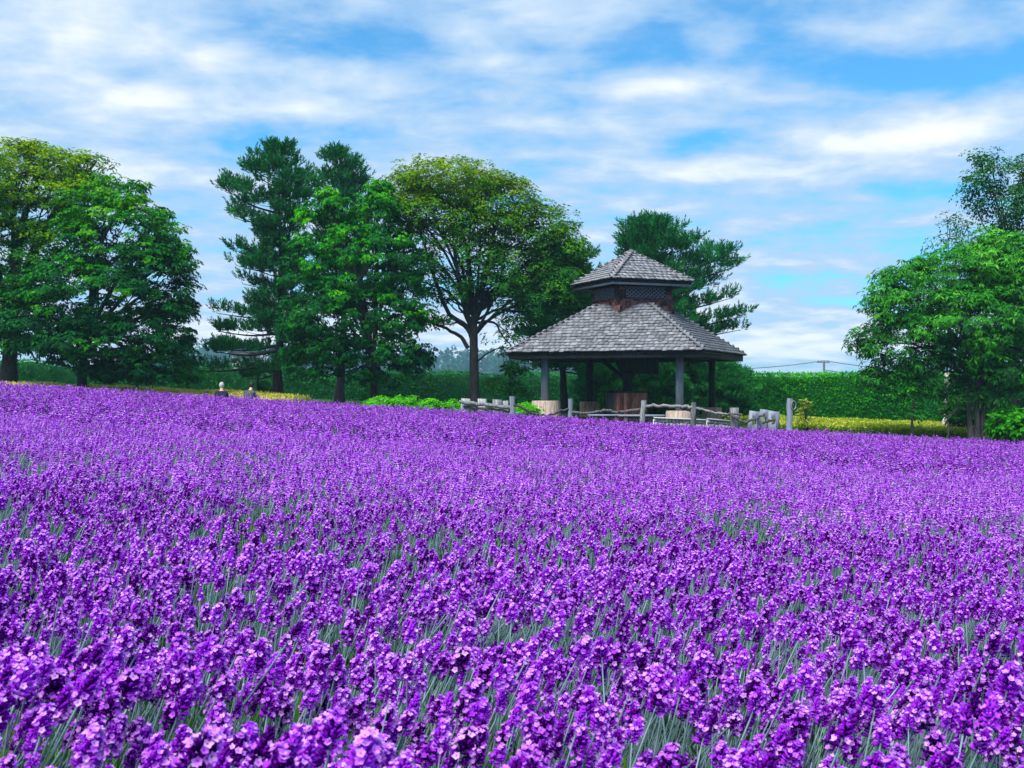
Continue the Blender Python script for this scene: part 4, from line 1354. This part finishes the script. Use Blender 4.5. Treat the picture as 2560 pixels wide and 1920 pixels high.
def person(label, px, py_head, d, top_mat, hair, stoop, turn):
    """seated figure with the back to the camera"""
    x = X_at(px, d); g = float(ground_z(x, d))
    zt = P(px, py_head, d)[2]
    s = 1.0
    seat = max(.12, zt - g - .80)             # low stool height: whatever brings the head up to where it shows
    root = empty('person', (x, d, g), label, 'person')
    Rm = rotz(turn)

    def W(p):
        return Rm @ np.array(p, float) + np.array([x, d, g])
    hz = seat + .10
    lean = stoop
    pel = [0, 0, hz]; bel = [0, .02 + lean * .2, hz + .17]; che = [0, .04 + lean * .6, hz + .36]; nk0 = [0, .05 + lean, hz + .50]; nk1 = [0, .09 + lean * 1.15, hz + .57]; hd = [0, .11 + lean * 1.25, hz + .66]
    V = [pel, bel, che, nk0, nk1, hd]; E_ = [(0, 1), (1, 2), (2, 3), (3, 4), (4, 5)]
    Rr = [(.15, .11), (.145, .10), (.165, .105), (.085, .07), (.052, .052), (.07, .08)]
    for sg in (-1, 1):
        i0 = len(V)
        V += [[sg * .16, .05 + lean * .85, hz + .45], [sg * .23, .10 + lean * .8, hz + .22], [sg * .20, .33 + lean * .6, hz + .10], [sg * .17, .40 + lean * .6, hz + .09]]
        Rr += [.068, .050, .036, (.035, .022)]
        E_ += [(2, i0), (i0, i0 + 1), (i0 + 1, i0 + 2), (i0 + 2, i0 + 3)]
        for k, (fx, fl) in enumerate(((-.028, .065), (-.010, .078), (.010, .074), (.027, .058))):
            j = len(V)
            V += [[sg * .17 + fx, .44 + lean * .6, hz + .095], [sg * .17 + fx * 1.1, .44 + lean * .6 + fl * .6, hz + .085], [sg * .17 + fx * 1.1, .44 + lean * .6 + fl, hz + .06]]
            Rr += [.009, .008, .007]
            E_ += [(i0 + 3, j), (j, j + 1), (j + 1, j + 2)]
        j = len(V)
        V += [[sg * .17 - sg * .042, .40 + lean * .6, hz + .08], [sg * .17 - sg * .055, .435 + lean * .6, hz + .07]]
        Rr += [.010, .008]
        E_ += [(i0 + 3, j), (j, j + 1)]
        i1 = len(V)
        kz = max(hz + .02, .42)
        V += [[sg * .10, .06, hz - .02], [sg * .14, .44, kz], [sg * .14, .48, .10], [sg * .15, .60, .05]]
        Rr += [.095, .06, .045, (.045, .035)]
        E_ += [(0, i1), (i1, i1 + 1), (i1 + 1, i1 + 2), (i1 + 2, i1 + 3)]
    body = skin_mesh('body', [W(v) for v in V], E_, Rr, M['skin'])
    link('body', body, root)
    hc = W([0, .12 + lean * 1.25, hz + .70])
    fwd = Rm @ np.array([0, 1, 0]); rt = Rm @ np.array([1, 0, 0])

    def face(v):
        q = Rm.T @ v
        b = np.zeros(3)
        if q[1] > .85 and abs(q[0]) < .25 and -.35 < q[2] < .2: b += fwd * .022          # nose
        if q[1] > .8 and abs(q[0]) < .35 and -.62 < q[2] < -.5: b += fwd * .006           # mouth
        return b
    link('head', mesh('head', [ellipsoid(hc, np.array([.075, .09, .115]), 20, 14, None, face)] +
                      [ellipsoid(hc + rt * sg * .076, np.array([.012, .022, .032]), 8, 6) for sg in (-1, 1)], M['skin'], True), root)
    link('eyes', mesh('eyes', [ellipsoid(hc + rt * sg * .03 + fwd * .078 + [0, 0, .012], np.array([.013, .012, .009]), 8, 6) for sg in (-1, 1)], M['shoe'], True), root)
    link('hair', mesh('hair', [ellipsoid(hc + [0, 0, .012] - fwd * .008, np.array([.087, .100, .118]), 20, 14, lambda q: (Rm.T @ q)[1] < .045 or q[2] > .055)], hair, True), root)
    # clothes follow the body
    Vt = [[0, 0, hz + .0], bel, che, nk0]
    Rt = [(.165, .125), (.16, .115), (.182, .12), (.095, .08)]
    Et = [(0, 1), (1, 2), (2, 3)]
    for sg in (-1, 1):
        i0 = len(Vt)
        Vt += [[sg * .16, .05 + lean * .85, hz + .45], [sg * .215, .09 + lean * .8, hz + .27]]
        Rt += [.08, .066]
        Et += [(2, i0), (i0, i0 + 1)]
    link('shirt', skin_mesh('shirt', [W(v) for v in Vt], Et, Rt, top_mat), root)
    Vp = [[0, 0, hz - .01]]; Rp = [(.17, .12)]; Ep = []
    for sg in (-1, 1):
        i1 = len(Vp)
        Vp += [[sg * .10, .06, hz - .02], [sg * .14, .44, kz], [sg * .14, .48, .14]]
        Rp += [.108, .074, .06]
        Ep += [(0, i1), (i1, i1 + 1), (i1 + 1, i1 + 2)]
    link('trousers', skin_mesh('trousers', [W(v) for v in Vp], Ep, Rp, M['trousers']), root)
    for sg in (-1, 1):
        link('shoe', mesh('shoe', [ellipsoid(W([sg * .145, .55, .045]), np.array([.05, .125, .048]), 12, 8)], M['shoe'], True), root)
    # the low stool
    st = empty('stool', (x, d, g), ('low wooden stool under the white haired person' if hair is M['hair_white'] else 'low wooden stool under the stooping person'), 'stool')
    link('seat', mesh('seat', [box(W([0, -.02, seat - .035]), (.34, .30, .05), Rm)], M['stave']), st)
    for a in (-1, 1):
        for b in (-1, 1):
            p = W([a * .13, -.02 + b * .11, 0])
            link('leg', mesh('leg', [box((p[0], p[1], g + (seat - .06) / 2), (.035, .035, seat - .06), Rm)], M['stave']), st)


person('white haired person in a dark navy top, back turned, low among the flowers', 553, 964, 38.2, M['navy'], M['hair_white'], .03, R(8))
person('dark haired person in a grey patterned top stooping low behind the lavender', 618, 972, 38.0, M['patterned'], M['hair_black'], .16, R(-15))


# ------------------------------------------------------------------ lavender
def head_colour(name, cols, trans=.25, rough=.6):
    return leaf_mat(name, cols, trans, rough, .2, by='mix')


def lavender_mat(name, cols, trans, amount=.5, pos=None):
    """tint of the piece plus a shift for each plant"""
    m, nt, n, l, out = new_mat(name)
    r = ramp_node(n, cols, pos)
    a = n.new('ShaderNodeAttribute'); a.attribute_name = 'tint'
    oi = n.new('ShaderNodeObjectInfo')
    sb = n.new('ShaderNodeMath'); sb.operation = 'SUBTRACT'; sb.inputs[1].default_value = .5
    l.new(oi.outputs['Random'], sb.inputs[0])
    ma = n.new('ShaderNodeMath'); ma.operation = 'MULTIPLY_ADD'; ma.inputs[1].default_value = amount
    l.new(sb.outputs[0], ma.inputs[0]); l.new(a.outputs['Fac'], ma.inputs[2])
    l.new(ma.outputs[0], r.inputs[0])
    b = n.new('ShaderNodeBsdfPrincipled'); b.inputs['Roughness'].default_value = .7; b.inputs['Specular IOR Level'].default_value = .04
    l.new(r.outputs[0], b.inputs['Base Color'])
    t = n.new('ShaderNodeBsdfTranslucent'); l.new(r.outputs[0], t.inputs['Color'])
    mx = n.new('ShaderNodeMixShader'); mx.inputs[0].default_value = trans
    l.new(b.outputs[0], mx.inputs[1]); l.new(t.outputs[0], mx.inputs[2]); l.new(mx.outputs[0], out.inputs[0])
    return m


M['calyx'] = lavender_mat('lavender_calyx', [(0.05, 0.001, 0.13), (0.28, 0.008, 0.60), (0.52, 0.05, 0.95)], .15, 1.0)
M['petal'] = lavender_mat('lavender_petal', [(0.46, 0.045, 0.80), (0.64, 0.20, 0.93), (0.86, 0.48, 0.98)], .35, .6)
M['stem'] = lavender_mat('lavender_stem', [(0.09, 0.19, 0.17), (0.20, 0.34, 0.35), (0.40, 0.54, 0.60)], .15, .5)
M['lav_leaf'] = lavender_mat('lavender_leaf', [(0.03, 0.085, 0.035), (0.07, 0.16, 0.09), (0.15, 0.26, 0.19)], .25, .6)
M['grass'] = lavender_mat('grass_blade', [(0.03, 0.13, 0.008), (0.06, 0.24, 0.012), (0.13, 0.36, 0.03)], .35, .5)


def florets(whorls, per, ln, wid, size, open_share, sides=4, petals=5):
    """one flower head standing on the origin: dark calyces in whorls, pale lipped petals"""
    ca, pe = [], []
    for w in range(whorls):
        f = w / max(whorls - 1, 1)
        z = ln * (f * .86 + .05)
        r = wid * .5 * (0.55 + .45 * math.sin(math.pi * min(1, .22 + f * .75)))
        n = per if f < .85 else max(3, per - 2)
        for k in range(n):
            a = (k + rng.uniform(-.3, .3) + .5 * (w % 2)) / n * 2 * math.pi
            o = np.array([math.cos(a), math.sin(a), 0])
            d = norm(o * (1.0 - .55 * f) + [0, 0, .35 + .9 * f] + rng.normal(0, .18, 3))
            p0 = np.array([0, 0, z - size * .1]) + o * .0008
            p1 = p0 + d * max(r * .95, size * .9)
            b1 = norm(np.cross(d, [0, 0, 1.01])); b2 = np.cross(b1, d)
            aa = np.arange(sides) / sides * 2 * math.pi
            ring = lambda c, q: c + q * (np.cos(aa)[:, None] * b1 + np.sin(aa)[:, None] * b2)
            V = np.concatenate([[p0], ring(p0 + (p1 - p0) * .6, size * .34), ring(p1, size * .26)])
            F = []
            for q in range(sides):
                F.append([1 + q, 1 + (q + 1) % sides, 1 + sides + (q + 1) % sides, 1 + sides + q])
            T = [[0, 1 + (q + 1) % sides, 1 + q] for q in range(sides)] + [[1 + sides, 1 + sides + q, 1 + sides + (q + 1) % sides] for q in range(1, sides - 1)]
            t = rng.uniform(.15, .85)
            ca += [(V, np.array(F), 0, t), (V, np.array(T), 0, t)]
            if rng.random() < open_share * (.75 + .5 * f):
                aa = (np.arange(petals) + rng.uniform(0, 1)) / petals * 2 * math.pi
                rd = np.cos(aa)[:, None] * b1 + np.sin(aa)[:, None] * b2
                pos = p1 + rd * size * .10 + d * size * .02
                dv = rd * .9 + d * rng.uniform(.25, .7)
                pe.append(leaf_chunk(pos, dv, np.repeat(d[None], petals, 0), size * rng.uniform(.7, 1.0, petals), size * .85, np.clip(rng.uniform(.15, .95) + rng.normal(0, .1, petals), 0, 1), 0, .1, -.1))
    return ca, pe


def stem_chunks(h, r, bend, sides=4, leafpair=True):
    """stem below the head, from z = -h up to the origin"""
    z = np.linspace(-h, 0.01, 5)
    q = np.stack([bend * ((z / h) ** 2), 0 * z, z], 1)
    ch = tube(q, np.linspace(r * 1.25, r * .85, 5), sides, 0, 0, False, rng.uniform(.3, .8))
    if leafpair:
        z0 = -h * rng.uniform(.45, .8)
        pos = np.repeat(np.array([[bend * (z0 / h) ** 2, 0, z0]]), 4, 0)
        a = rng.uniform(0, 6.28); aa = a + np.array([0, math.pi, .9, math.pi + .9])
        d = np.stack([np.cos(aa) * .35, np.sin(aa) * .35, np.full(4, 1.0)], 1)
        ch.append(leaf_chunk(pos, d, np.stack([np.cos(aa), np.sin(aa), np.full(4, .1)], 1), .05, .005, rng.uniform(.3, .7, 4)))
    return ch


def set_mi(ch, m):
    return [(c[0], c[1], m) + tuple(c[3:]) for c in ch]


near_parts, near_meshes = [], []
for i in range(8):
    ln = rng.uniform(.029, .041); wd = rng.uniform(.027, .032)
    ca, pe = florets(8, 9, ln, wd * (.8 if i < 3 else 1), .0055, (.12, .2, .3, .38, .44, .5, .55, .62)[i])
    st = stem_chunks(.40, .00165, rng.uniform(-.05, .05))
    near_parts.append((mesh('stem', st, M['stem'], True), mesh('calyces', ca, M['calyx']), mesh('petals', pe, M['petal'])))
    near_meshes.append(mesh('lavender_near', set_mi(ca, 0) + set_mi(pe, 1) + set_mi(st, 2), [M['calyx'], M['petal'], M['stem']]))
mid_meshes = []
for i in range(6):
    ca, pe = florets(4, 6, rng.uniform(.036, .048), .027, .0090, .48, 3, 4)
    st = stem_chunks(.34, .002, rng.uniform(-.05, .05), 3, False)
    mid_meshes.append(mesh('lavender_mid', set_mi(ca, 0) + set_mi(pe, 1) + set_mi(st, 2), [M['calyx'], M['petal'], M['stem']]))
far_meshes = []
for i in range(6):
    chs = []
    for k in range(5):
        ca, pe = florets(3, 6, rng.uniform(.048, .066), .044, .0185, .24, 3, 3)
        sh_ = rng.normal(0, .22)
        ca = [(c[0], c[1], c[2], np.clip(c[3] + sh_, 0, 1)) for c in ca]; pe = [(c[0], c[1], c[2], np.clip(c[3] + sh_, 0, 1)) for c in pe]
        st = stem_chunks(.24, .004, 0, 3, False)
        off = np.array([rng.uniform(-.13, .13), rng.uniform(-.13, .13), rng.uniform(-.07, .03)])
        ti = rng.normal(0, .06, 2)
        tl = rng.normal(.12, .15)
        Rl = np.array([[1, 0, tl], [0, 1, rng.normal(0, .15)], [0, 0, 1]])
        for c in set_mi(ca, 0) + set_mi(pe, 1) + set_mi(st, 2):
            chs.append((c[0] @ Rl.T + off, c[1], c[2], c[3]))
    far_meshes.append(mesh('lavender_far', chs, [M['calyx'], M['petal'], M['stem']]))
leaf_meshes = []
for i in range(5):
    n = 46
    a = rng.uniform(0, 6.28, n); r = rng.uniform(0, .06, n)
    pos = np.stack([np.cos(a) * r, np.sin(a) * r, rng.uniform(-.28, .0, n)], 1)
    d = np.stack([np.cos(a) * .45, np.sin(a) * .45, rng.uniform(.5, 1.4, n)], 1)
    leaf_meshes.append(mesh('lavender_leaves', [leaf_chunk(pos, d, np.stack([-np.cos(a), -np.sin(a), np.full(n, .5)], 1) + rng.normal(0, .3, (n, 3)), rng.uniform(.04, .085, n), rng.uniform(.005, .009, n), rng.uniform(.1, .95, n))], M['lav_leaf']))
grass_meshes = []
for i in range(3):
    n = 34
    a = rng.uniform(0, 6.28, n); r = rng.uniform(0, .06, n)
    pos = np.stack([np.cos(a) * r, np.sin(a) * r, np.full(n, -.02)], 1)
    d = np.stack([np.cos(a) * .3 + .12, np.sin(a) * .3, np.full(n, 1.0)], 1)
    grass_meshes.append(mesh('grass', [leaf_chunk(pos, d, np.stack([-np.cos(a), -np.sin(a), np.full(n, .3)], 1) + rng.normal(0, .3, (n, 3)), rng.uniform(.12, .26, n), rng.uniform(.006, .012, n), rng.uniform(.1, .95, n), droop=.2)], M['grass']))


def scatter(name, label, pts, rot, scl, idx, protos):
    """one object that sets the prototype meshes on its points"""
    me = bpy.data.meshes.new(name)
    n = len(pts)
    me.vertices.add(n); me.vertices.foreach_set('co', np.asarray(pts, np.float32).ravel())
    a = me.attributes.new('rot', 'FLOAT_VECTOR', 'POINT'); a.data.foreach_set('vector', np.asarray(rot, np.float32).ravel())
    a = me.attributes.new('scl', 'FLOAT', 'POINT'); a.data.foreach_set('value', np.asarray(scl, np.float32))
    a = me.attributes.new('pick', 'INT', 'POINT'); a.data.foreach_set('value', np.asarray(idx, np.int32))
    o = link(name, me)
    tag(o, label, kind='stuff')
    ng = bpy.data.node_groups.new(name, 'GeometryNodeTree')
    ng.interface.new_socket('Geometry', in_out='INPUT', socket_type='NodeSocketGeometry')
    ng.interface.new_socket('Geometry', in_out='OUTPUT', socket_type='NodeSocketGeometry')
    n_, l = ng.nodes, ng.links
    gi, go = n_.new('NodeGroupInput'), n_.new('NodeGroupOutput')
    iop = n_.new('GeometryNodeInstanceOnPoints')
    jn = n_.new('GeometryNodeJoinGeometry')
    for p in reversed(protos):
        po = bpy.data.objects.new(p.name, p)
        inf = n_.new('GeometryNodeObjectInfo')
        inf.inputs['Object'].default_value = po
        inf.inputs['As Instance'].default_value = False
        gti = n_.new('GeometryNodeGeometryToInstance')
        l.new(inf.outputs['Geometry'], gti.inputs[0])
        l.new(gti.outputs[0], jn.inputs[0])

    def attr(nm, ty):
        q = n_.new('GeometryNodeInputNamedAttribute'); q.data_type = ty; q.inputs['Name'].default_value = nm
        return q.outputs['Attribute']
    e2r = n_.new('FunctionNodeEulerToRotation')
    l.new(attr('rot', 'FLOAT_VECTOR'), e2r.inputs[0])
    l.new(gi.outputs[0], iop.inputs['Points'])
    l.new(jn.outputs[0], iop.inputs['Instance'])
    iop.inputs['Pick Instance'].default_value = True
    l.new(attr('pick', 'INT'), iop.inputs['Instance Index'])
    l.new(e2r.outputs[0], iop.inputs['Rotation'])
    l.new(attr('scl', 'FLOAT'), iop.inputs['Scale'])
    l.new(iop.outputs[0], go.inputs[0])
    md = o.modifiers.new('scatter', 'NODES')
    md.node_group = ng
    return o


def plant_grid(y0, y1, cell):
    ys = np.arange(y0, y1, cell)
    P_ = []
    for y in ys:
        h = .475 * y + 1.4
        xs = np.arange(-h, h, cell)
        P_.append(np.stack([xs, np.full(len(xs), y)], 1))
    p = np.concatenate(P_)
    return p + rng.uniform(-.5, .5, p.shape) * cell


def mounds(x, y):
    """height of the flower surface above its mean, from the plants' domes: about -1 to 1"""
    xr = x * .92 + y * .38; yr = y * .92 - x * .38
    return (vnoise(xr * 2.0 + 9.3, yr * 1.7, 11) - .5) * 1.0 + (vnoise(xr * 4.6, yr * 4.2 + 2.1, 12) - .5) * 1.1


def spikes(p):
    x, y = p[:, 0], p[:, 1]
    md = mounds(x, y)
    g = vnoise(x * .55 + 3, y * .75, 21)
    z = field_top(x, y) + md * np.where(y < 6, .095, .06) + rng.normal(0, .028, len(p)) - .03
    z -= (rng.random(len(p)) < .18) * rng.uniform(.03, .14, len(p))
    ok = rng.random(len(p)) < np.clip(np.where(y < 1.5, .9, np.where(y < 2.8, .72, np.where(y < 6, .80, .90))) + md * 1.25 + (g - .5) * .8, .05, 1)
    z = np.where(y < 1.5, np.minimum(z, field_top(x, y) + .02), z)
    lean = .20 + .25 * (vnoise(x * .8, y * .8, 31) - .3)
    ax = rng.normal(0, .13, len(p)) - .05
    ay = lean + rng.normal(0, .15, len(p))
    az = rng.uniform(-.8, .8, len(p))
    return ok, np.stack([x, y, z], 1), np.stack([ax, ay, az], 1)


def plant_lavender():
    pn = np.concatenate([plant_grid(.6, 1.75, .0325), plant_grid(1.75, 5.5, .0395)])
    ok, pos, rot = spikes(pn)
    pos, rot = pos[ok], rot[ok]
    n = len(pos)
    idx = rng.integers(0, 8, n); scl = np.clip(rng.normal(.83, .15, n), .5, 1.15) * np.where(pos[:, 1] < 1.7, 1.06, 1)
    # the 300 that show largest become plants of their own
    px = CXP + FPX * pos[:, 0] / pos[:, 1]; py = CYP - FPX * (pos[:, 2] + .02 - CAM_Z) / pos[:, 1]
    vis = (px > 10) & (px < 2550) & (py < 1912) & (py > 1000)
    score = np.where(vis, pos[:, 1] - .0 + .25 * (1 - scl), 99)
    # leave out the ones hidden by nearer heads
    order = np.argsort(score)
    own, cells = [], {}
    for k in order:
        if score[k] > 50 or len(own) >= 300: break
        key = (int(px[k] / 26), int(py[k] / 34))
        if key in cells: continue
        cells[key] = 1
        own.append(k)
    own = np.array(own)
    base = None
    for k in own:
        st, ca, pe = near_parts[idx[k]]
        r = bpy.data.objects.new('lavender_stalk', None)
        r.empty_display_size = .02
        r.location = pos[k]; r.rotation_euler = rot[k]; r.scale = (scl[k],) * 3
        COL.objects.link(r)
        tag(r, 'large purple lavender flower among the nearest at the front edge of the field', 'lavender flower', 'lavender flowers at the front edge of the field')
        for nm, me in (('stem', st), ('calyces', ca), ('petals', pe)):
            o = bpy.data.objects.new(nm, me); COL.objects.link(o); o.parent = r
    keep = np.ones(n, bool); keep[own] = False
    P1, R1, S1, I1 = pos[keep], rot[keep], scl[keep], idx[keep]
    pm = plant_grid(5.5, 13, .052)
    ok, pos, rot = spikes(pm)
    P2, R2 = pos[ok], rot[ok]; S2 = rng.uniform(.75, 1.1, len(P2)); I2 = rng.integers(0, 6, len(P2)) + 8
    pf = plant_grid(13, FIELD_END, .20)
    ok, pos, rot = spikes(pf)
    P3, R3 = pos, rot * np.array([.5, .5, 4]); S3 = rng.uniform(.85, 1.2, len(P3)); I3 = rng.integers(0, 6, len(P3)) + 14
    P3[:, 2] -= .055
    scatter('lavender_field', 'field of purple lavender', np.concatenate([P1, P2, P3]), np.concatenate([R1, R2, R3]), np.concatenate([S1, S2, S3]), np.concatenate([I1, I2, I3]), near_meshes + mid_meshes + far_meshes)
    print('lavender', len(P1), len(P2), len(P3))
    pl = plant_grid(.6, 7.5, .095)
    x, y = pl[:, 0], pl[:, 1]
    md = mounds(x, y)
    z = field_top(x, y) - .19 + md * .05 + rng.normal(0, .03, len(pl))
    p2 = plant_grid(7.5, FIELD_END, .28)
    z2 = field_top(p2[:, 0], p2[:, 1]) - .17 + rng.normal(0, .02, len(p2))
    n1, n2 = len(pl), len(p2)
    scatter('lavender_foliage', 'grey green lavender foliage under the flowers', np.concatenate([np.column_stack([pl, z]), np.column_stack([p2, z2])]),
            np.stack([rng.normal(0, .2, n1 + n2), rng.normal(.15, .2, n1 + n2), rng.uniform(0, 6.28, n1 + n2)], 1), np.concatenate([rng.uniform(.8, 1.3, n1), rng.uniform(1.6, 2.6, n2)]), rng.integers(0, 5, n1 + n2), leaf_meshes)
    gp = plant_grid(.6, 6, .16)
    m_ = vnoise(gp[:, 0] * 1.7, gp[:, 1] * 1.7, 41) + .5 * vnoise(gp[:, 0] * .8, gp[:, 1] * .8, 42) > .92
    gp = gp[m_]
    gz = field_top(gp[:, 0], gp[:, 1]) - .27
    scatter('grass', 'green grass growing between the lavender plants', np.column_stack([gp, gz]), np.stack([rng.normal(0, .2, len(gp)), rng.normal(.2, .2, len(gp)), rng.uniform(0, 6.28, len(gp))], 1), rng.uniform(.7, 1.2, len(gp)), rng.integers(0, 3, len(gp)), grass_meshes)


plant_lavender()


# ------------------------------------------------------------------ air
def haze():
    m = bpy.data.materials.new('haze_air')
    m.use_nodes = True
    nt = m.node_tree; nt.nodes.clear()
    out = nt.nodes.new('ShaderNodeOutputMaterial')
    v = nt.nodes.new('ShaderNodeVolumePrincipled')
    v.inputs['Density'].default_value = HAZE
    v.inputs['Color'].default_value = (.42, .80, 1.0, 1)
    v.inputs['Anisotropy'].default_value = 0.0
    nt.links.new(v.outputs[0], out.inputs['Volume'])
    x0, x1, y0, y1, z0, z1 = -4100, 4100, -3100, 4600, CAM_Z - 6, CAM_Z + 26
    o = link('haze', mesh('haze', [box(((x0 + x1) / 2, (y0 + y1) / 2, (z0 + z1) / 2), (x1 - x0, y1 - y0, z1 - z0))], m))
    tag(o, 'thin blue air', kind='stuff')


HAZE = 0.00042
haze()
